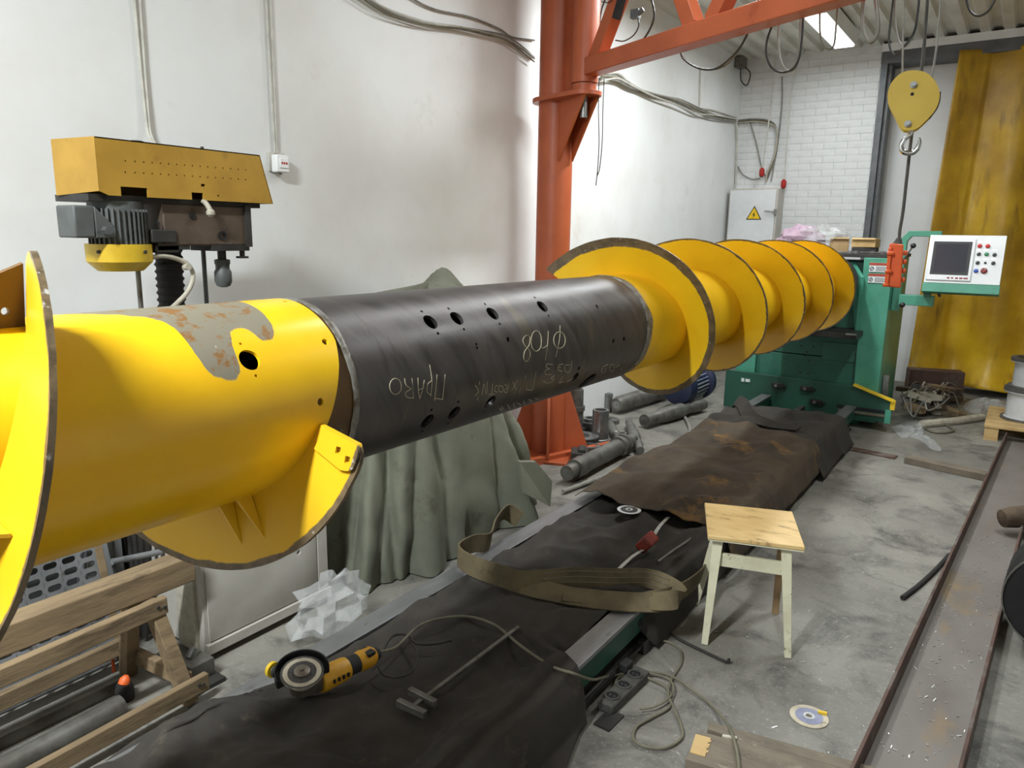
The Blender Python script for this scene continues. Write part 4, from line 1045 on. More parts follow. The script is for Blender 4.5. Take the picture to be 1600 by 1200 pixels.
for s0, s1 in ((.12, .60), (.98, .60), (1.12, 1.62), (1.95, 1.62), (2.1, 2.6), (3.0, 2.6), (3.1, 3.6), (4.0, 3.6)):
    b = MB(); b.beam(PO2+D*s0+V(0, 0, ZC+.04), PO2+D*s1+V(0, 0, 3.40), .08, .09, up=D); b.build('diagonal', 'orange_steel', cr, bev=.005)
b = MB(); dq = PO2+D*.30+Sd*(-.07); b.beam(PO2+D*.34-Sd*.03+V(0, 0, 2.88), PO2+D*.50-Sd*.03+V(0, 0, 3.22), .03, .05, up=D)
b.build('cable_tray', 'black_plastic', cr)
b = MB(); b.tube([PO2+D*.22-Sd*.05+V(0, 0, 3.0), PO2+D*.30-Sd*.05+V(0, 0, 2.98), PO2+D*.36-Sd*.05+V(0, 0, 3.02)], .003, n=6); b.build('cable_tie', 'black_plastic', cr)
# small switch box on the cable tray
b = MB(); p = PP(993, 22, PO2+Sd*.06, Sd); b.box(p, (.05, .04, .05)); b.cyl(p+V(.02, 0, 0), p+V(.05, 0, .02), .014, n=10)
tag(b.build('limit_switch', 'drill_grey', origin=p), 'small grey switch hanging behind the crane arm diagonal', 'switch')
# festoon cables in the plane just behind the arm
def arm_pt(x, y, off=.10): return PP(x, y, PO2+Sd*off, Sd)
FEST = [
 ('black cable loop bulging below the crane arm beside the first diagonals', [(1062, 78), (1068, 92), (1085, 104), (1105, 109), (1125, 104), (1150, 82), (1167, 55), (1180, 20), (1192, -30)], .10, 'cable_black', .0055),
 ('thinner cable running inside the loop below the crane arm', [(1064, 84), (1078, 99), (1100, 107), (1122, 107), (1143, 94), (1163, 62), (1176, 25), (1186, -30)], .14, 'cord_olive', .005),
 ('black cable loop hanging left of the lit ceiling lamp', [(1207, 38), (1198, 65), (1198, 88), (1206, 106), (1221, 113), (1238, 108), (1248, 92), (1253, 60), (1255, 24)], .10, 'cable_black', .0055),
 ('grey cable loop hanging left of the lit ceiling lamp', [(1218, 35), (1216, 60), (1219, 92), (1227, 108), (1238, 110), (1246, 98), (1250, 65), (1251, 26)], .13, 'cord_grey', .006),
 ('dark cable loop hanging in front of the lit ceiling lamp', [(1281, 14), (1281, 45), (1285, 66), (1295, 77), (1303, 70), (1306, 45), (1309, 8)], .10, 'cord_olive', .0045),
 ('grey narrow cable loop right of the lit ceiling lamp', [(1353, -20), (1348, 20), (1349, 48), (1357, 64), (1366, 62), (1371, 45), (1369, 15), (1364, -20)], .10, 'cord_grey', .006),
 ('grey doubled cable loop beside the narrow loop near the lamp', [(1350, -20), (1346, 25), (1350, 52), (1360, 67), (1370, 58), (1374, 40), (1371, 8), (1367, -20)], .14, 'cord_olive', .005),
 ('black cable loop hanging above the yellow hook block', [(1398, -20), (1392, 30), (1389, 60), (1392, 78), (1400, 86), (1413, 72), (1428, 50), (1434, 20), (1438, -20)], .10, 'cable_black', .0045),
 ('grey cable loop above the top of the hook block', [(1399, -20), (1398, 25), (1403, 60), (1412, 72), (1422, 64), (1432, 40), (1436, -20)], .13, 'cord_grey', .0045),
 ('small dark cable loop at the top right over the curtain', [(1509, -20), (1511, 5), (1518, 20), (1530, 25), (1545, 16), (1556, -5), (1560, -25)], .10, 'cable_black', .0045),
 ('dark cable curling behind the first diagonal of the crane arm', [(934, -20), (930, 20), (934, 50), (945, 72), (965, 80), (990, 74), (1010, 55), (1022, 25), (1016, -10)], .10, 'cable_black', .006),
 ('thin black cable curling from the switch behind the crane diagonal', [(996, 24), (998, 40), (990, 55), (975, 64), (962, 63)], .10, 'cable_black', .004),
 ('coiled black cable beside the orange swivel post', [(944, -20), (934, 10), (936, 40), (945, 20), (955, -5), (958, -25)], .14, 'cable_black', .005),
 ('black cable bunch dropping along the swivel post top', [(952, -15), (940, 15), (938, 45), (944, 62)], .16, 'cable_black', .005),
]
for lb, pts, off, mt, r in FEST:
    P = [arm_pt(x, y, off) for x, y in pts]; b = MB(); b.tube(P, r, n=8, sp=6)
    tag(b.build('festoon_cable', mt, origin=P[len(P)//2]), lb, 'cable', 'cables on the crane arm')
for k, pts in enumerate(([(936, 122), (935, 170), (936, 220), (934, 262), (931, 290)], [(944, 124), (942, 170), (941, 220), (937, 262), (933, 275)])):
    P = [arm_pt(x, y, .06) for x, y in pts]; b = MB(); b.tube(P, .0035, n=6); tag(b.build('loose_cable', 'cable_black', origin=P[0]), ['left strand of thin black cable dangling right of the column', 'right strand of thin black cable dangling right of the column'][k], 'cable', 'dangling crane wires')

# hook block, ropes and pendant
HB = PP(1427, 155, PO2, Sd); HP = lambda x, y, o=0: PP(x, y, PO2+Sd*o, Sd)
Vn = V(HB.x, HB.y, 0).normalized()                     # block faces the camera side
hk = thing('hook_block', 'yellow pear-shaped crane hook block with chrome hook', 'hook block', tuple(HP(1420, 238)))
Fn = -Vn; Fs = V(-Vn.y, Vn.x, 0)*-1
def hb(x, y, o=0): return PP(x, y, HB-Vn*o, Vn)
pear = []
out = [(1427, 113), (1445, 116), (1459, 128), (1467, 145), (1466, 162), (1458, 178), (1440, 197), (1430, 204), (1418, 206), (1408, 202), (1398, 183), (1389, 165), (1387, 150), (1392, 134), (1403, 121), (1414, 115)]
for s_, nm in ((.035, 'front_plate'), (-.035, 'rear_plate')):
    P = [hb(x, y) for x, y in out]; P = [p+Fn*s_ for p in P]; Ps = spline(P+[P[0]], 3)[:-1]
    b = MB(); b.prism(Ps, Fn*.008); b.build(nm, 'block_yellow', hk, ang=60)
c_ = hb(1427, 150)
b = MB(); b.lathe(c_-Fn*.03, c_+Fn*.03, [(0, .085), (.15, .085), (.35, .07), (.65, .07), (.85, .085), (1, .085)], 28); b.build('sheave', 'dark_iron', hk)
b = MB(); P = [hb(x, y)-Fn*.0 for x, y in ((1452, 185), (1466, 165), (1469, 145))]; b.ribbon([p for p in P], .06, .004, Fn); b.build('side_guard', 'dark_iron', hk)
for x, y in ((1427, 136), (1418, 196)):
    p = hb(x, y); b = MB(); b.cyl(p+Fn*.043, p+Fn*.052, .013, n=16); b.cyl(p+Fn*.052, p+Fn*.064, .009, n=6); b.build('axle_nut', 'bare_steel', hk)
p = hb(1425, 150); b = MB(); b.cyl(p+Fn*.042, p+Fn*.0445, .0065, n=14); b.build('grease_hole', 'inner_dark', hk)
b = MB(); H = [hb(x, y) for x, y in ((1424, 203), (1422, 210), (1413, 218), (1408, 227), (1410, 236), (1418, 239), (1427, 238), (1434, 231), (1437, 222), (1436, 215))]
Ps = spline(H, 5); vs = []; N = len(Ps)
b.tube(H[:3], .0075, n=10, r2=.009); b.tube(H[2:8], .0095, n=12, sp=6, r2=.011); b.tube(H[7:], .0108, n=10, r2=.004); b.build('hook', 'hook_chrome', hk)
for k, pts in enumerate(([(1410, 122), (1411, 60), (1414, -40)], [(1456, 122), (1464, 70), (1474, -40)])):
    P = [hb(*q) for q in pts]; b = MB(); b.tube(P, .004, n=7, sp=0); tag(b.build('wire_rope', 'cord_grey', origin=P[0]), ['pale wire rope entering the left side of the hook block', 'pale wire rope entering the right side of the hook block'][k], 'rope', 'hoist ropes')
P = [PP(x, y, HB+Vn*.10, Vn) for x, y in ((1452, -40), (1448, 20), (1443, 80), (1437, 130), (1426, 200), (1421, 240), (1416, 285), (1411, 330), (1406, 360), (1405, 378))]
b = MB(); b.tube(P, .0065, n=8); tag(b.build('pendant_cable', 'grey_rubber', origin=P[-1]), 'brown grey cable carrying the orange pendant behind the hook', 'cable')
pq = lambda x, y, o=0: PP(x, y, HB+Vn*(.10-o), Vn)
pn = thing('pendant_controller', 'orange push-button crane pendant hanging in front of the green machine', 'pendant', tuple(pq(1396, 450)))
b = MB(); b.prism([pq(1390, 380, .03), pq(1412, 382, .03), pq(1408, 450, .03), pq(1381, 448, .03)], Vn*.055); b.build('body', 'pendant_orange', pn, bev=.006)
b = MB(); b.prism([pq(1388, 388, .045), pq(1394, 386, .045), pq(1388, 447, .045), pq(1382, 446, .045)], Vn*.02); b.build('cover_rib', 'pendant_orange', pn, bev=.003)
b = MB(); b.lathe(pq(1405, 372), pq(1402, 383), [(0, .010), (.5, .016), (1, .022)], 12); b.build('cable_gland', 'grey_rubber', pn)
for x, y in ((1391, 396), (1388, 424), (1384, 445)):
    b = MB(); p = pq(x, y, .05); b.lathe(p-Fs*.012, p+Fs*.012, [(0, .006), (.2, .009), (.8, .009), (1, .006)], 10); b.build('hinge', 'pendant_orange', pn)
for k in range(4):
    b = MB(); p = pq(1411.5-1.3*k, 395+14*k, .0); b.lathe(p, p+Fs*.016, [(0, .011), (.7, .011), (1, .007)], 10); b.build('button', 'pendant_orange', pn)

# ================================================================== WALL WIRING
def wallcable(pts, r, mt, name, label, cat='cable', group=None, off=.015):
    P = [PX(x, y, WX+off) for x, y in pts]; b = MB(); b.tube(P, r, n=6, sp=4)
    return tag(b.build(name, mt, origin=P[len(P)//2]), label, cat, group)
main = [(330, -330), (380, -180), (460, -75), (555, -15), (600, 12), (640, 27), (680, 38), (720, 45), (760, 55), (790, 62), (815, 76), (835, 90)]
for k in range(5):
    pts = [(x, y+(k-2)*2.2*math.sin(i*.9+k)+(k-2)*1.2) for i, (x, y) in enumerate(main)]
    wallcable(pts, .008 if k == 2 else .005, ['cord_grey', 'hose_beige', 'cord_white', 'cord_grey', 'cord_olive'][k], 'wall_cable', ['topmost', 'second', 'thickest middle', 'fourth', 'lowest'][k]+' strand of the sagging cable bundle left of the orange column', group='cable bundle left of column', off=.012+.008*k)
wallcable([(420, -330), (480, -170), (560, -60), (640, -5), (680, 15), (735, 27), (780, 45), (800, 58), (835, 63)], .006, 'cord_grey', 'wall_cable', 'upper cable crossing the wall left of the orange column')
main = [(940, 120), (965, 122), (985, 135), (1020, 148), (1060, 158), (1090, 172), (1115, 180), (1150, 188)]
for k in range(6):
    pts = [(x, y+(k-2.5)*2.0*math.sin(i*1.3+k*1.7)+(k-2.5)*1.0) for i, (x, y) in enumerate(main)]
    wallcable(pts, .012 if k == 2 else .008, ['cord_white', 'cord_grey', 'hose_beige', 'cord_olive', 'cord_grey', 'cord_white'][k], 'wall_cable', ['topmost white', 'second grey', 'thickest beige', 'fourth olive', 'fifth grey', 'lowest white'][k]+' strand of the drooping cable bundle between column and corner', group='cable bundle right of column', off=.012+.008*k)
def bcable(pts, r, mt, label, off=.02, name='wall_cable', group=None):
    P = [PY(x, y, BY-off) for x, y in pts]; b = MB(); b.tube(P, r, n=6, sp=4); return tag(b.build(name, mt, origin=P[0]), label, 'cable', group)
for k in range(3): bcable([(1152, 188+2*k), (1180, 186+2*k), (1205, 190+2*k), (1214, 205), (1213-k, 240), (1203-2*k, 270), (1197, 284)], .009, ['cord_grey', 'cord_olive', 'hose_beige'][k], ['topmost grey', 'middle olive', 'lowest beige'][k]+' strand curving over the electrical cabinet on the brick wall', .02+.015*k, group='cables above the electrical cabinet')
bcable([(1172, 190), (1182, 225), (1190, 262), (1196, 275)], .007, 'cord_grey', 'slanting grey cable above the electrical cabinet')
bcable([(1222, 120), (1222, 160), (1216, 220), (1205, 283)], .007, 'cord_grey', 'grey cable dropping to the right side of the electrical cabinet top')
bcable([(1153, 260), (1160, 272), (1175, 280), (1188, 279)], .007, 'cord_grey', 'short grey cable looping above the cabinet left corner')
P = [PX(x, y, WX+.02) for x, y in ((1150, 190), (1151, 230), (1149, 300), (1146, 360))]; b = MB(); b.tube(P, .011, n=6); tag(b.build('wall_cable', 'cord_white', origin=P[0]), 'white conduit running down the room corner', 'cable')
P = [PX(x, y, WX+.012) for x, y in ((1095, 105), (1094, 130), (1093, 166))]; b = MB(); b.tube(P, .007, n=6); tag(b.build('wall_cable', 'cord_white', origin=P[0]), 'thin white drop wire above the drooping bundle', 'cable')
for k, (pts, lb) in enumerate((([(1216, 30), (1212, 90), (1205, 160), (1197, 220), (1191, 262)], 'white cord hanging to the red plug above the electrical cabinet'), ([(1255, 20), (1245, 90), (1235, 160), (1229, 230), (1225, 280)], 'white cord hanging to the red plug at the cabinet side'))):
    P = [PY(x, y, BY-.12) for x, y in pts]; P[0].z = min(P[0].z, CEIL-.01)
    b = MB(); b.tube(P, .008, n=6); tag(b.build('drop_wire', 'cord_white', origin=P[-1]), lb, 'cord')
    p = P[-1]; t = thing('plug_socket', ['red hanging plug above the electrical cabinet', 'reddish hanging plug at the right edge of the electrical cabinet'][k], 'plug', tuple(p-V(0, 0, .10)))
    b = MB(); b.lathe(p, p-V(0, 0, .10), [(0, .012), (.25, .03), (.8, .03), (1, .022)], 14); b.build('body', 'red_plastic', t)
    b = MB(); b.cyl(p-V(0, 0, .10), p-V(0, 0, .108), .018, n=12); b.build('face', 'black_plastic', t)
# junction fitting high in the corner
jb = PX(1158, 98, WX+.06); t = thing('corner_bracket', 'dark cable bracket high in the room corner', 'bracket', tuple(jb-V(0, 0, .1)))
b = MB(); b.box(jb, (.10, .14, .12)); b.build('box', 'grey_steel', t, bev=.006)
b = MB(); b.tube([jb+V(0, 0, -.05), jb+V(.03, -.05, -.2), jb+V(.08, .02, -.25), jb+V(.10, .05, -.12), jb+V(.04, .0, -.04)], .007, n=6); b.build('wire', 'cable_black', t)
# left wall cords and switch
for k, dx in enumerate((-.012, .012)):
    b = MB(); b.tube([V(WX+.012, 1.765+dx, 3.6), V(WX+.012, 1.762+dx, 2.6), V(WX+.016, 1.762+dx*.6, 2.1), V(WX+.05, 1.755+dx*.4, 1.96), V(-2.82, 1.70, 1.886)], .006, n=6)
    tag(b.build('hanging_wire', 'cord_white', origin=(WX+.012, 1.765, 2.5)), ['left', 'right'][k]+' white wire dropping down the wall to the drill press cover', 'cord', 'drill press cords')
    b = MB(); b.tube([V(WX+.010, 2.40+dx, 3.6), V(WX+.010, 2.40+dx*.9, 2.6), V(WX+.014, 2.40+dx*.5, 1.97)], .005, n=6)
    tag(b.build('hanging_wire', 'cord_white', origin=(WX+.012, 2.40, 2.5)), ['left', 'right'][k]+' white wire of the pair running down to the wall switch', 'cord', 'switch wires')
s0 = V(WX, 2.405, 1.925)
t = thing('wall_switch', 'small white switch box on the left wall with red print', 'switch', tuple(s0-V(0, 0, .045)))
b = MB(); b.bx(WX, WX+.012, 2.36, 2.45, 1.885, 1.975); b.build('back_plate', 'cord_white', t)
b = MB(); b.bx(WX+.012, WX+.055, 2.37, 2.445, 1.88, 1.962); hs = b.build('housing', 'lamp_white', t, bev=.006)
b = MB(); b.bx(WX+.055, WX+.060, 2.385, 2.435, 1.90, 1.945); b.build('rocker', 'lamp_white', hs, bev=.002)
b = MB()
for k in range(3): b.bx(WX+.0602, WX+.061, 2.393+.013*k, 2.402+.013*k, 1.918, 1.928)
b.build('red_print', 'red_plastic', hs)
b = MB(); b.cyl((WX+.03, 2.40, 1.87), (WX+.03, 2.40, 1.882), .012, n=10); b.build('gland', 'cord_grey', t)

# electrical cabinet on the back wall
ec = thing('electrical_cabinet', 'grey white electrical cabinet with yellow warning triangle in the corner', 'cabinet', (-2.76, 9.05, 1.05))
E0, E1 = -3.03, -2.46; EYf = 8.93
b = MB(); b.bx(E0, E1, EYf, BY, 1.05, 2.18); b.build('body', 'cabinet_cream', ec, bev=.006)
b = MB(); b.bx(E0+.015, E1-.02, EYf-.018, EYf, 1.07, 2.16); dr = b.build('door', 'panel_white', ec, bev=.004)
b = MB(); p = PY(1211, 331, EYf-.03); b.box(p, (.03, .02, .06)); b.beam(p+V(0, -.012, 0), p+V(-.12, -.012, .01), .012, .012); b.build('handle', 'bare_steel', dr)
p = PY(1178, 336, EYf-.02)
def tri(r, d): return [p+V(r*math.cos(a), d, r*math.sin(a)) for a in (math.pi/2, math.pi*7/6, math.pi*11/6)]
b = MB(); b.prism(tri(.105, 0), (0, -.002, 0)); b.build('warning_border', 'black_plastic', dr)
b = MB(); b.prism(tri(.085, -.0022), (0, -.002, 0)); b.build('warning_sign', 'warn_yellow', dr)
b = MB(); q = p+V(0, -.0045, -.005)
b.add([q+V(x, 0, z) for x, z in ((.008, .05), (-.018, .0), (-.002, .004), (-.012, -.035), (.018, .012), (.003, .008))], [[0, 1, 2], [0, 2, 5], [5, 2, 4], [2, 3, 4]]); b.build('lightning_bolt', 'black_plastic', dr, solid=.002, smooth=False)

# ================================================================== CURTAIN
b = MB(); CY_ = BY+.06
def curt(u, v):
    z = 3.50-v*3.42
    xl = -.83-.11*v; x = xl+(1.9-xl)*u
    s_ = x
    amp = .06+.05*v
    y = CY_+amp*math.sin(s_*9+.6*math.sin(v*3))+.05*math.sin(s_*4.1+1+v*1.5)+.035*fract(s_*1.6, v*2.4, 4, 4)
    if u < .10: y -= .02
    k = max(0, (v-.9)/.1); y -= .14*k*k; 
    z += .02*hnoise(s_*6, 0, 2)*v
    return V(x, y-.05, max(z, .012))
b.grid(curt, 150, 90); ct = tag(b.build('curtain', 'curtain_tarpaulin', origin=(.4, BY, 0), ang=180, solid=.004), 'yellow stained tarpaulin curtain hanging over the doorway at right', 'curtain')

# ================================================================== STEEL PARTS BY THE COLUMN
def shaft(label, px0, px1, prof, mat='grey_steel', name='steel_shaft', n=24, rest=None, bore=0):
    a = PZ(*px0, 0); c = PZ(*px1, 0); rm = rest or max(r for _, r in prof)
    a.z = c.z = rm+.002
    t = thing(name, label, 'shaft', ((a.x+c.x)/2, (a.y+c.y)/2, 0), 'steel shafts and sleeves on the floor')
    b = MB(); b.lathe(a, c, prof, n); b.build('shaft_body', mat, t)
    d = (c-a).normalized()
    b = MB(); b.cyl(a-d*.002, a+d*.006, prof[0][1]*.62, n=18); b.build('end_face', 'bare_steel', t)
    return t
shaft('long thick grey shaft with collar beside the bed rail', (885, 757), (988, 702), [(0, .05), (.10, .05), (.10, .066), (.2, .07), (.22, .062), (.74, .062), (.74, .076), (.78, .076), (.78, .066), (.82, .066), (.82, .076), (.86, .076), (.86, .05), (1, .045)])
shaft('long stepped shaft lying near the blue motor', (1006, 670), (1098, 643), [(0, .055), (.25, .055), (.28, .068), (.6, .068), (.62, .052), (.75, .045), (.8, .055), (1, .05)])
shaft('thick tubular shaft against the foot of the left wall', (962, 648), (1042, 622), [(0, .06), (.06, .075), (.78, .08), (.8, .09), (.86, .09), (.86, .065), (1, .06)])
shaft('thin spindle rod standing crosswise near the crane base', (982, 668), (1000, 714), [(0, .032), (.12, .032), (.14, .038), (.4, .038), (.42, .046), (.58, .046), (.6, .038), (.85, .038), (.87, .032), (1, .030)])
shaft('short stepped pin between the sleeve and the spindle rod', (954, 672), (968, 697), [(0, .036), (.6, .036), (.62, .026), (1, .026)])
def upright(label, px, h, prof, mat='grey_steel', name='steel_sleeve', bore=None, cat='sleeve'):
    a = PZ(*px, 0); t = thing(name, label, cat, tuple(a), 'steel shafts and sleeves on the floor')
    b = MB()
    if bore: b.lathe(a, a+V(0, 0, h), [(0, bore)]+prof+[(1, bore), (0, bore)], 28, caps=False)
    else: b.lathe(a, a+V(0, 0, h), prof, 28)
    b.build('sleeve_body', mat, t)
    b = MB(); r_ = prof[-1][1]
    b.ring(a+V(0, 0, h), a+V(0, 0, h+.003), r_*.95, (bore or r_*.45)+.002, 24); b.build('turned_face', 'bare_steel', t)
    return t
upright('tall turned steel sleeve standing upright among the shafts', (937, 688), .25, [(0, .075), (.06, .075), (.08, .066), (1, .066)], 'bare_steel', bore=.045)
upright('small steel cylinder standing by the wall foot', (950, 643), .17, [(0, .038), (1, .038)], 'bare_steel', cat='cylinder', name='steel_cylinder')
upright('vertical stepped shaft behind the orange base gusset', (896, 682), .72, [(0, .075), (.30, .075), (.31, .085), (.36, .085), (.36, .072), (.55, .07), (.55, .055), (1, .055)], 'grey_steel', name='steel_shaft', cat='shaft')
upright('wide flange disc beside the foot of the vertical shaft', (908, 694), .07, [(0, .07), (.6, .07), (.62, .14), (1, .14)], 'dark_iron', name='flange', cat='flange')
upright('stacked bearing rings beside the tall sleeve', (922, 677), .13, [(0, .085), (.3, .085), (.32, .06), (.5, .06), (.52, .09), (.8, .09), (.82, .07), (1, .07)], 'bare_steel', name='bearing_rings', bore=.04, cat='bearing')
upright('flat steel ring in front of the tall sleeve', (922, 706), .05, [(0, .075), (1, .075)], 'grey_steel', name='steel_ring', bore=.05, cat='ring')
upright('small nut ring beside the short pin', (972, 688), .06, [(0, .035), (1, .035)], 'grey_steel', name='steel_ring', bore=.02, cat='ring')
upright('flat dark washer near the wall foot', (950, 660), .03, [(0, .10), (1, .10)], 'grey_steel', name='washer', bore=.03, cat='washer')
b = MB(); p = PZ(905, 722, 0); b.box(p+V(0, 0, .045), (.12, .16, .09), Matrix.Rotation(.5, 3, 'Z')); b.box(p+V(.02, .0, .10), (.05, .12, .03), Matrix.Rotation(.5, 3, 'Z'))
tag(b.build('steel_block', 'dark_iron', origin=p, bev=.006), 'dark angular steel block by the orange floor frame', 'block')
P = [PZ(x, y, .02) for x, y in ((1060, 636), (1072, 655), (1078, 672), (1068, 688), (1040, 700), (1010, 712), (985, 728), (950, 742), (915, 755), (880, 768))]
P = [PX(1059, 628, P[0].x)]+P
b = MB(); b.tube(P, .014, n=8); tag(b.build('motor_cable', 'cord_grey', origin=P[3]), 'grey cable running from the motor along the bed side', 'cable')

# ================================================================== TOOLS ON THE BED
# angle grinder, lying with disc facing up
GZ = BZ+.005
gd = PZ(472, 1050, GZ+.115); gt = PZ(597, 1014, GZ+.06)
ax = V(gt.x-gd.x, gt.y-gd.y, 0).normalized(); sx = V(-ax.y, ax.x, 0)
G = thing('angle_grinder', 'yellow and black angle grinder lying on the black cloth', 'grinder', (gd.x+ax.x*.1, gd.y+ax.y*.1, GZ))
zup = (V(0, 0, 1)+sx*(-.22)-ax*.12).normalized()
g0 = gd+V(0, 0, -.055); axg = (ax+V(0, 0, -.02)).normalized()
b = MB(); b.lathe(gd-zup*.075, gd-zup*.018, [(0, .028), (.2, .038), (.7, .040), (1, .026)], 20); b.beam(gd-zup*.05, gd-zup*.05+axg*.062, .07, .058); b.build('gear_head', 'gear_metal', G, bev=.006)
b = MB(); b.lathe(g0+axg*.055, g0+axg*.155, [(0, .036), (.08, .039), (.9, .036), (1, .034)], 20); b.build('motor_housing', 'grinder_yellow', G)
b = MB(); b.lathe(g0+axg*.15, g0+axg*.20, [(0, .034), (.2, .030), (1, .030)], 18); b.build('grip', 'black_rubber', G)
b = MB(); b.lathe(g0+axg*.195, g0+axg*.262, [(0, .030), (.25, .034), (.8, .033), (1, .024)], 18); b.build('rear_housing', 'grinder_yellow', G)
b = MB(); b.lathe(g0+axg*.26, g0+axg*.285, [(0, .024), (.5, .022), (1, .010)], 14); b.build('cord_boot', 'black_rubber', G)
b = MB(); b.box(g0+axg*.235+zup*.026, (.05, .03, .014)); b.build('trigger_switch', 'black_plastic', G, bev=.003)
b = MB()
for k in range(4): b.box(g0+axg*(.085+.017*k)-sx*.037+V(0, 0, .002), (.008, .008, .012))
b.build('lettering', 'black_plastic', G)
b = MB(); b.lathe(gd-zup*.003, gd, [(0, .0625), (1, .0625)], 36); ds = b.build('cutting_disc', 'disc_label', G)
b = MB(); b.ring(gd, gd+zup*.0006, .0625, .056, 36); b.build('disc_rim', 'disc_grit', ds)
b = MB(); b.ring(gd+zup*.0003, gd+zup*.001, .042, .015, 30); b.build('disc_print', 'disc_grit', ds)
b = MB(); b.lathe(gd, gd+zup*.010, [(0, .024), (.6, .024), (1, .018)], 24); b.cyl(gd+zup*.01, gd+zup*.016, .007, n=12); b.build('lock_nut', 'gear_metal', G)
# guard half shell
b = MB()
def gfn(u, v):
    a = math.radians(-30+205*u); d = (ax*math.cos(a)+sx*math.sin(a)); d = (d-zup*d.dot(zup)).normalized()
    prof = [(.03, -.02), (.074, -.02), (.078, -.016), (.078, .012)]
    t = v*3; i = min(2, int(t)); f = t-i; r_ = prof[i][0]+(prof[i+1][0]-prof[i][0])*f; h_ = prof[i][1]+(prof[i+1][1]-prof[i][1])*f
    return gd+d*r_+zup*h_
b.grid(gfn, 40, 13); b.build('disc_guard', 'black_steel', G, solid=.002)
hh = gd-zup*.05+sx*.03
b = MB(); b.lathe(hh, hh+sx*.10-ax*.02, [(0, .010), (.15, .015), (.8, .015), (.8, .02), (.9, .02)], 16); b.build('side_handle', 'black_rubber', G)
hh2 = hh+sx*.098-ax*.02
b = MB(); b.ring(hh2, hh2+sx*.012-ax*.002, .024, .012, 20); b.build('handle_end_ring', 'yellow_paint', G)
gc_ = [g0+axg*.283, PZ(620, 1010, GZ+.03), PZ(660, 975, GZ+.02), PZ(720, 963, GZ+.02), PZ(770, 975, GZ+.02), PZ(815, 1010, GZ+.02), PZ(860, 1040, GZ+.02), PZ(895, 1052, GZ+.016), PZ(925, 1062, .14), PZ(945, 1058, .05), PZ(985, 1052, .02), PZ(1040, 1053, .012), PZ(1085, 1080, .01), PZ(1120, 1110, .01), PZ(1145, 1150, .05), PZ(1155, 1210, .05), PZ(1150, 1300, .02)]
b = MB(); b.tube(gc_, .0048, n=8, sp=6); b.build('power_cord', 'cord_olive', G, label='long olive cord over the bed edge to the floor board')
P = [PZ(x, y, GZ+.012) for x, y in ((595, 1025), (612, 995), (635, 992), (650, 1005), (680, 1006), (705, 1000))]
b = MB(); b.tube(P, .0045, n=6); tag(b.build('cord_scrap', 'cable_black', origin=P[2]), 'thin black cord curled beside the grinder tail', 'cord')
P = [PZ(x, y, GZ+.012) for x, y in ((590, 1040), (600, 1055), (625, 1058), (648, 1045), (652, 1020), (640, 1000))]
b = MB(); b.tube(P, .0035, n=6); tag(b.build('cord_scrap', 'cable_black', origin=P[2]), 'thin black wire loop right of the grinder on the cloth', 'cord')
# T-shaped bar tool
T0 = PZ(640, 1108, GZ+.03); T1 = PZ(810, 980, GZ+.02)
tb_ = thing('hook_bar', 'rusty flat bar tool with doubled cross-pieces on the black cloth', 'tool', tuple((T0+T1)/2-V(0, 0, .02)))
b = MB(); b.beam(T0, T1, .013, .008); b.build('shank', 'grey_steel', tb_)
for a_, c_ in (((622, 1097), (665, 1117)), ((640, 1079), (681, 1100))):
    b = MB(); b.beam(PZ(*a_, GZ+.032), PZ(*c_, GZ+.032), .018, .022); b.build('cross_piece', 'grey_steel', tb_, bev=.002)
# tape measure
tz = BZ+.03
tm = thing('tape_measure', 'red and black tape measure with blade pulled out on the cloth', 'tape measure', tuple(PZ(1012, 858, BZ)))
c_ = PZ(1012, 846, tz+.026); dirb = (PZ(1040, 813, tz)-PZ(955, 902, tz)).normalized()
sb = V(-dirb.y, dirb.x, 0)
b = MB(); pr = [(-.04, -.028), (.035, -.028), (.043, -.015), (.04, .012), (.022, .03), (-.015, .034), (-.038, .02)]
tl_ = (V(0, 0, 1)*.75-sb*.65).normalized(); tn = dirb.cross(tl_)
b.prism([c_+dirb*u*1.35+tl_*v*1.3-tn*.026 for u, v in pr], tn*.052); b.build('case', 'tape_red', tm, bev=.007)
b = MB(); b.prism([c_+dirb*u*1.40+tl_*(v*1.36)-tn*.016 for u, v in pr[:4]], tn*.032); b.build('rubber_trim', 'black_rubber', tm, bev=.004)
b = MB(); b.ribbon([PZ(950, 906, tz+.0), PZ(985, 872, tz+.004), c_-dirb*.04-V(0, 0, .02)], .019, .0015, V(1, 0, 0.2), sp=3); b.build('blade', 'blade_white', tm)
b = MB(); b.ribbon([c_+dirb*.03-V(0, 0, .015), PZ(1030, 823, tz), PZ(1044, 808, tz)], .019, .0015, V(1, 0, .2), sp=3); b.build('blade_end', 'blade_white', tm)
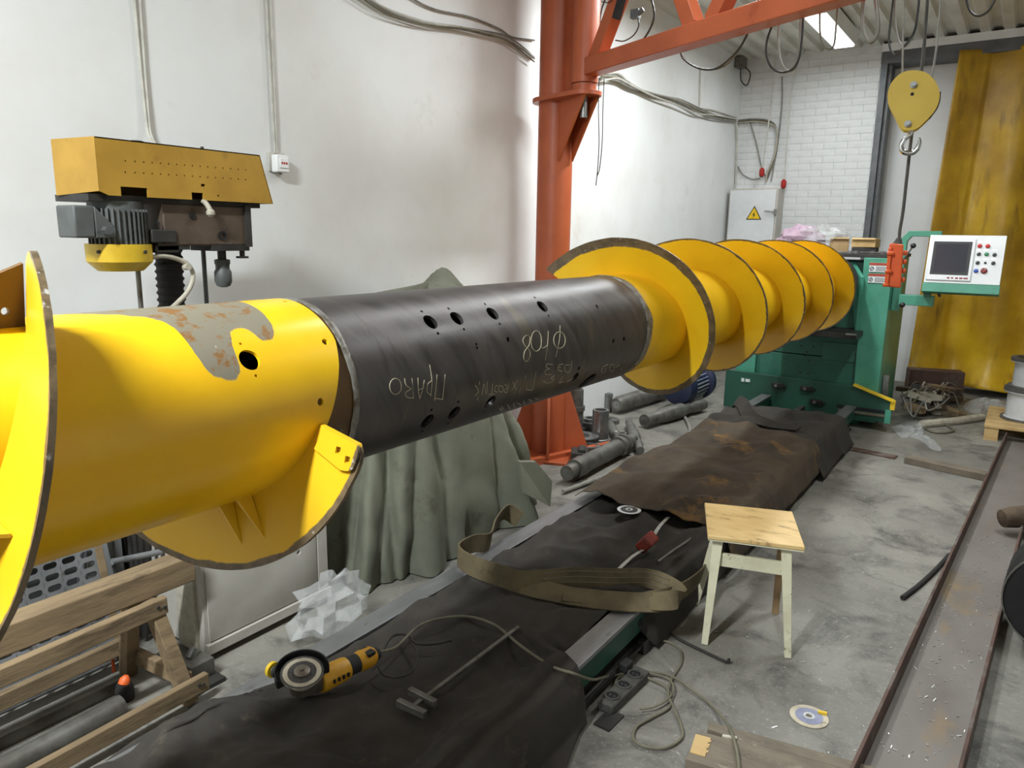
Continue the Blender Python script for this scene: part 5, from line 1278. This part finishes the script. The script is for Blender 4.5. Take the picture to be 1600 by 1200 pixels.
# flap disc on cloth
def disc(label, c, r, mats, name='grinding_disc'):
    t = thing(name, label, 'disc', tuple(c))
    b = MB(); b.ring(c, c+V(0, 0, .003), r, r*.17, 36); b.build('abrasive', mats[0], t)
    b = MB(); b.ring(c+V(0, 0, .003), c+V(0, 0, .004), r*.72, r*.30, 30); b.build('paper_label', mats[1], t)
    b = MB(); b.ring(c+V(0, 0, .0035), c+V(0, 0, .005), r*.30, r*.17, 20); b.build('arbor_ring', mats[2], t)
    return t
disc('worn grey grinding disc on the cloth behind the tape measure', PZ(983, 797, BZ+.045), .06, ('disc_silver', 'disc_grit', 'disc_silver'))
dd = disc('thin cutting disc with blue label lying on the concrete floor', PZ(1264, 1120, .001), .0625, ('disc_label', 'disc_blue', 'disc_silver'))
b = MB(); b.beam(PZ(1278, 1112, .008), PZ(1292, 1115, .008), .012, .008); tag(b.build('chalk_stub', 'yellow_paint', origin=PZ(1285, 1113, 0)), 'small yellow stub beside the cutting disc on the floor', 'stub')
# bent thin rods
P = [PZ(x, y, BZ+.03) for x, y in ((1028, 878), (1050, 862), (1075, 845), (1092, 832), (1100, 820))]
b = MB(); b.tube(P, .006, n=8); tag(b.build('bent_rod', 'grey_steel', origin=P[0]), 'bent steel rod on the cloth just left of the stool', 'rod')
b = MB(); b.tube([PZ(1073, 787, BZ+.06), PZ(1098, 775, BZ+.07)], .009, n=8, sp=0); tag(b.build('short_rod', 'hose_beige', origin=PZ(1085, 781, BZ+.05)), 'short pale rod on the brown cloth behind the stool', 'rod')
b = MB(); b.tube([PZ(1030, 978, .02), PZ(1060, 998, .012), PZ(1100, 1018, .010), PZ(1135, 1034, .010), PZ(1139, 1029, .025)], .006, n=8, sp=3); tag(b.build('hooked_rod', 'dark_iron', origin=PZ(1090, 1015, 0)), 'dark hooked rod lying on the floor in front of the stool', 'rod')
P = [PZ(x, y, .012) for x, y in ((1410, 934), (1435, 915), (1462, 890), (1483, 867))]
b = MB(); b.tube(P, .011, n=8, sp=4); tag(b.build('rubber_strip', 'black_rubber', origin=P[1]), 'black curved strip leaning out from the channel beam', 'strip')

# power strip and its lead
p0 = PZ(948, 1112, 0); p1 = PZ(1000, 1062, 0); da = (p1-p0); L = da.length; da.normalize(); ds_ = V(-da.y, da.x, 0)
ps = thing('power_strip', 'grey three-socket power strip on the floor beside the bed', 'power strip', tuple((p0+p1)/2))
R2 = Matrix((da, ds_, V(0, 0, 1))).transposed()
b = MB(); b.box((p0+p1)/2+V(0, 0, .022), (L+.03, .062, .04), R2); b.build('housing', 'grey_rubber', ps, bev=.008)
for k in range(3):
    c_ = p0+da*(L*(.14+.34*k))+V(0, 0, .042)
    b = MB(); b.ring(c_, c_+V(0, 0, .006), .027, .021, 22); so_ = b.build('socket_rim', 'grey_rubber', ps)
    b = MB(); b.cyl(c_-V(0, 0, .001), c_+V(0, 0, .002), .021, n=20); b.build('socket_well', 'black_plastic', ps)
    b = MB(); b.cyl(c_+ds_*.008, c_+ds_*.008+V(0, 0, .0035), .004, n=8); b.cyl(c_-ds_*.008, c_-ds_*.008+V(0, 0, .0035), .004, n=8); b.build('contact', 'bare_steel', ps)
b = MB(); b.box(p1-da*.03+ds_*.045+V(0, 0, .055), (.05, .035, .035), R2); b.build('plug', 'black_rubber', ps, bev=.006)
b = MB(); q = p0-da*.02; b.box(q+V(.03, -.02, .004), (.10, .06, .006), R2)
tag(b.build('flat_plate', 'dark_iron', origin=q), 'thin dark plate lying in front of the power strip', 'plate')
P = [PZ(x, y, z) for x, y, z in ((1010, 1058, .02), (1035, 1070, .02), (1048, 1085, .01), (1045, 1105, .01), (1020, 1120, .01), (995, 1135, .01), (990, 1155, .01), (1010, 1167, .01), (1040, 1168, .01), (1063, 1155, .01), (1066, 1140, .01), (1055, 1110, .01), (1044, 1085, .02), (1050, 1060, .01), (1064, 1035, .01), (1062, 1015, .01), (1040, 1002, .01), (1020, 1005, .03))]
b = MB(); b.tube(P, .0045, n=8, sp=6); tag(b.build('extension_lead', 'cord_olive', origin=P[6]), 'olive extension lead looped on the floor right of the power strip', 'cord')
P = [PZ(x, y, .02) for x, y in ((1000, 1108), (1020, 1105), (1040, 1095), (1052, 1080), (1046, 1062), (1015, 1052), (985, 1052), (965, 1060), (960, 1080))]
b = MB(); b.tube(P, .004, n=8, sp=6); tag(b.build('extension_lead', 'cord_olive', origin=P[3]), 'thin olive lead tangled around the power strip end', 'cord')

# plastic bags
def film(name, label, pts, peak, seed, group=None, base=0.0):
    c = Vector((sum(p.x for p in pts)/len(pts), sum(p.y for p in pts)/len(pts), base)); n = len(pts)
    P = spline(pts+[pts[0]], 5)[:-1]; N = len(P); b = MB(); nr = 12
    def fn(u, v):
        p = P[int(round(u*N)) % N]; q = p.lerp(c, v); q.z = base
        h = peak*(math.sin(math.pi*min(1, v*1.02)/2)**.8)*(.75+.6*fract(q.x*9+seed, q.y*9, seed, 3))
        n2 = .035*fract(q.x*22+seed, q.y*22, 3, 3)*(0.2+v)
        return V(q.x+n2*.6, q.y-n2*.5, base+max(.003, h+n2))
    b.grid(fn, N, nr, loop=True)
    o = b.build(name, 'plastic_film', origin=c, ang=20); return tag(o, label, 'bag', group)
crumple('plastic_bag', 'crumpled clear plastic bag between the cream cabinet and the bed rail', 'bag', 'plastic_film', PZ(520, 988, 0), (.085, .16, .115), 4, .55, n=20, ang=8)
film('plastic_bag', 'torn clear plastic sheet on the floor in front of the cable pile', [PZ(*q) for q in ((1392, 668), (1408, 684), (1425, 684), (1440, 690), (1455, 702), (1471, 705), (1466, 695), (1450, 683), (1443, 668), (1443, 658), (1425, 657))], .05, 8)
film('plastic_bag', 'shiny clear film lying at the curtain foot by the pallet', [PZ(*q) for q in ((1505, 638), (1515, 645), (1532, 646), (1545, 642), (1575, 640), (1570, 628), (1540, 626), (1512, 626))], .08, 12)
P = [PZ(x, y, .03) for x, y in ((1440, 663), (1470, 660), (1500, 657), (1535, 652))]
b = MB(); b.tube(P, .035, n=10); tag(b.build('rolled_film', 'hose_beige', origin=P[1]), 'dusty rolled strip on the floor between cable pile and pallet', 'roll')

# ================================================================== RIGHT SIDE: CHANNEL, DISCS, PALLET
cA = PZ(1340, 1200, 0); cB = PZ(1570, 690, 0); dc = (cB-cA).normalized(); sc_ = V(dc.y, -dc.x, 0)
cA = cA-dc*1.2; Lc = (cB-cA).length; W_ = .265; Hc = .085
chn = thing('steel_channel', 'long rusty steel channel beam lying on the floor at right', 'beam', tuple((cA+cB)/2))
b = MB(); b.prism([cA, cA+sc_*W_, cA+sc_*W_+V(0, 0, .012), cA+V(0, 0, .012)], dc*Lc); b.build('web', 'channel_web', chn)
for o in (0, W_-.014):
    b = MB(); q = cA+sc_*o; b.prism([q+V(0, 0, .012), q+sc_*.014+V(0, 0, .012), q+sc_*.011+V(0, 0, Hc), q+V(0, 0, Hc)], dc*Lc); b.build('flange', 'rust_beam', chn, bev=.002)
for k, (px, Y, r) in enumerate((((1632, 985), 3.40, .215), ((1640, 925), 3.85, .215), ((1650, 875), 4.3, .215))):
    c_ = PY(*px, Y); c_.z = r+.003; c_.x = [.295, .37, .45][k]
    t = thing('steel_disc', ['nearest black round steel drum end at the right edge with chalk mark', 'middle black round steel drum end at the right edge', 'farthest black round steel drum end at the right edge'][k], 'drum', (c_.x, c_.y, 0), 'black drum ends at right')
    b = MB(); b.lathe(c_, c_+V(.02, .28, 0), [(0, r*.985), (.02, r), (.98, r), (1, r*.985)], 44); b.build('drum_body', 'black_steel', t)
    b = MB(); b.ring(c_+V(0, -.004, 0), c_+V(0, .004, 0), r, r*.975, 44); b.build('rim', 'grey_steel', t)
    if k == 0:
        b = MB(); q = c_+V(-.10, -.005, -.02)
        b.tube([q+V(x, 0, z) for x, z in ((-.02, .03), (.0, .035), (.012, .02), (-.002, .006), (.012, -.008), (.0, -.024), (-.02, -.02))], .0018, n=5); b.build('chalk_mark', 'chalk', t)
bk = PZ(1580, 812, .10)
b = MB(); d_ = V(.16, .12, .04)
b.lathe(bk-V(.05, .02, 0), bk+d_, [(0, .02), (.04, .05), (.3, .06), (.7, .055), (1, .04)], 11); tag(b.build('wood_chunk', 'bark_wood', origin=bk), 'rough split log resting on the channel beam', 'log')
# pallet with white reels
pa = PZ(1540, 688, 0); pal = thing('pallet', 'wooden pallet corner at the right carrying white reels', 'pallet', (.3, 7.4, 0))
px0 = -.12; py0 = 7.08
for k in range(3):
    b = MB(); b.bx(px0, px0+.10, py0+.01+.38*k, py0+.11+.38*k, .018, .105); b.build('block', 'wood_light', pal, bev=.003)
    b = MB(); b.bx(px0+.45, px0+.55, py0+.01+.38*k, py0+.11+.38*k, .018, .105); b.build('block', 'wood_light', pal, bev=.003)
for x in (px0, px0+.45): 
    b = MB(); b.bx(x, x+.10, py0, py0+.88, 0, .018); b.build('bottom_board', 'wood_light', pal)
for k in range(6):
    b = MB(); b.bx(px0-.005, px0+1.0, py0+.15*k, py0+.15*k+.12, .105, .128); b.build('deck_board', 'wood_light', pal, bev=.002)
for k, (zb, hh_) in enumerate(((.13, .27), (.405, .25))):
    c_ = V(.155+.02*k, 7.50, zb)
    t = thing('reel', ['white wide reel standing on the pallet deck', 'white reel stacked on top of the other reel on the pallet'][k], 'reel', tuple(c_), 'white reels on the pallet')
    b = MB(); b.lathe(c_, c_+V(0, 0, hh_), [(0, .185), (.06, .185), (.07, .155), (.86, .155), (.87, .185), (.93, .185), (1, .175)], 40); b.build('reel_body', 'reel_white', t)
    b = MB(); b.ring(c_+V(0, 0, hh_*.90), c_+V(0, 0, hh_+.004), .187, .15, 40); b.build('rim', 'reel_grey', t)
    b = MB(); b.ring(c_+V(0, 0, 0), c_+V(0, 0, .018), .188, .15, 40); b.build('rim', 'reel_grey', t)
    b = MB(); b.cyl(c_+V(0, 0, hh_-.004), c_+V(0, 0, hh_+.002), .15, n=30); b.build('core', 'black_plastic', t)
# planks
b = MB(); a_, c_ = PZ(1416, 722, 0), PZ(1542, 750, 0); b.beam(a_+V(0, 0, .025), c_+V(0, 0, .025), .10, .05); tag(b.build('plank', 'wood_dirty', origin=a_, bev=.004), 'grey dusty plank on the floor reaching the channel beam', 'plank')
b = MB(); a_, c_ = PZ(1318, 700, 0), PZ(1400, 716, 0); b.beam(a_+V(0, 0, .006), c_+V(0, 0, .006), .09, .012); tag(b.build('steel_strip', 'rust_beam', origin=a_, bev=.002), 'flat rusty strip on the floor in line with the dusty plank', 'strip')
fb = thing('floor_board', 'split dusty board with a pale broken end at the bottom edge', 'board', tuple(PZ(1150, 1180, 0)))
q0, q1 = PZ(1082, 1180, 0), PZ(1098, 1148, 0); de = (PZ(1320, 1205, 0)-PZ(1100, 1143, 0)).normalized()
u0 = PZ(1105, 1143, 0); sdn = V(de.y, -de.x, 0)
b = MB(); b.prism([u0, u0+de*.5, u0+de*.5+sdn*.05, u0+de*.10+sdn*.05, u0+de*.005+sdn*.04], V(0, 0, .04)); b.build('plank_strip', 'wood_dirty', fb, bev=.003)
b = MB(); o_ = u0+sdn*.062-de*.012; b.prism([o_, o_+de*.08, u0+de*.09+sdn*.05, u0+de*.5+sdn*.05, u0+de*.5+sdn*.22, o_-de*.02+sdn*.15], V(0, 0, .04)); b.build('plank_strip', 'wood_dirty', fb, bev=.003)
b = MB()
for k in range(9): b.beam(o_-de*.012+sdn*(.03+.0105*k)+V(0, 0, .040), o_+de*(.036+.004*math.sin(k*2.3))+sdn*(.03+.0105*k)+V(0, 0, .041), .0098, .005)
b.build('broken_fibre', 'wood_light', fb)
b = MB(); b.beam(u0+de*.055+sdn*.053+V(0, 0, .036), u0+de*.10+sdn*.052+V(0, 0, .042), .012, .008); b.build('splinter', 'hose_beige', fb)

# debris pile by the machine's right side
rb = PZ(1405, 618, 0)
b = MB(); b.beam(V(-.88, 8.55, .16), V(-.40, 8.70, .16), .18, .30); tag(b.build('rusty_beam', 'rust_beam', origin=(-.64, 8.62, 0), bev=.008), 'rusty box beam lying behind the cable pile', 'beam')
rnd = random.Random(3)
for k in range(22):
    x, y = rnd.uniform(1408, 1492), rnd.uniform(628, 656); c_ = PZ(x, y, 0); c_.z = rnd.uniform(.03, .20)
    a_ = rnd.uniform(0, 3.1); l_ = rnd.uniform(.10, .26); d_ = V(math.cos(a_), math.sin(a_), rnd.uniform(-.25, .25))*l_/2
    b = MB(); b.beam(c_-d_, c_+d_, rnd.uniform(.06, .12), rnd.uniform(.03, .08), wd2=rnd.uniform(.04, .10))
    tag(b.build('wood_scrap', ['wood_dirty', 'wood_trestle', 'grey_rubber', 'hose_beige', 'bark_wood'][k % 5], origin=c_, bev=.005), 'scrap wood or metal piece in the heap right of the green machine', 'scrap', 'scrap heap by the curtain')
for k in range(9):
    P = []; x, y = rnd.uniform(1402, 1430), rnd.uniform(635, 660)
    for i in range(6):
        q = PZ(x, y, 0); q.z = .02+abs(math.sin(i*1.3+k))*.20; P.append(q); x += rnd.uniform(6, 22); y += rnd.uniform(-12, 9); y = min(666, max(620, y))
    b = MB(); b.tube(P, rnd.choice((.007, .010)), n=6); tag(b.build('scrap_cable', ['cord_olive', 'hose_beige', 'cord_grey'][k % 3], origin=P[2]), 'tangled loose cable in the heap right of the green machine', 'cable', 'tangled cables by the curtain')
P = [PZ(x, y, .012) for x, y in ((1440, 665), (1455, 674), (1475, 676), (1490, 672), (1478, 664), (1465, 658))]
b = MB(); b.tube(P, .009, n=6); tag(b.build('scrap_cable', 'cord_olive', origin=P[2]), 'single cable loop on the floor behind the torn plastic sheet', 'cable')

# metal chips scattered over the floor
b = MB(); rnd = random.Random(11)
for k in range(520):
    if k < 300: x = rnd.uniform(-.95, .02); y = rnd.uniform(1.9, 5.2); z = .0015
    else:
        s_ = rnd.uniform(1.3, 3.6); q = cA+dc*s_+sc_*rnd.uniform(.03, .24); x, y, z = q.x, q.y, .014
    r_ = rnd.uniform(.0012, .0035); a_ = rnd.uniform(0, 6.3); d_ = V(math.cos(a_), math.sin(a_), .15)*r_*rnd.uniform(1, 3)
    b.beam(V(x, y, z)-d_, V(x, y, z)+d_, r_, r_*.6)
tag(b.build('metal_chips', 'chip_metal', smooth=False), 'tiny bright metal chips scattered over the concrete and the channel', 'chips', kind='stuff')
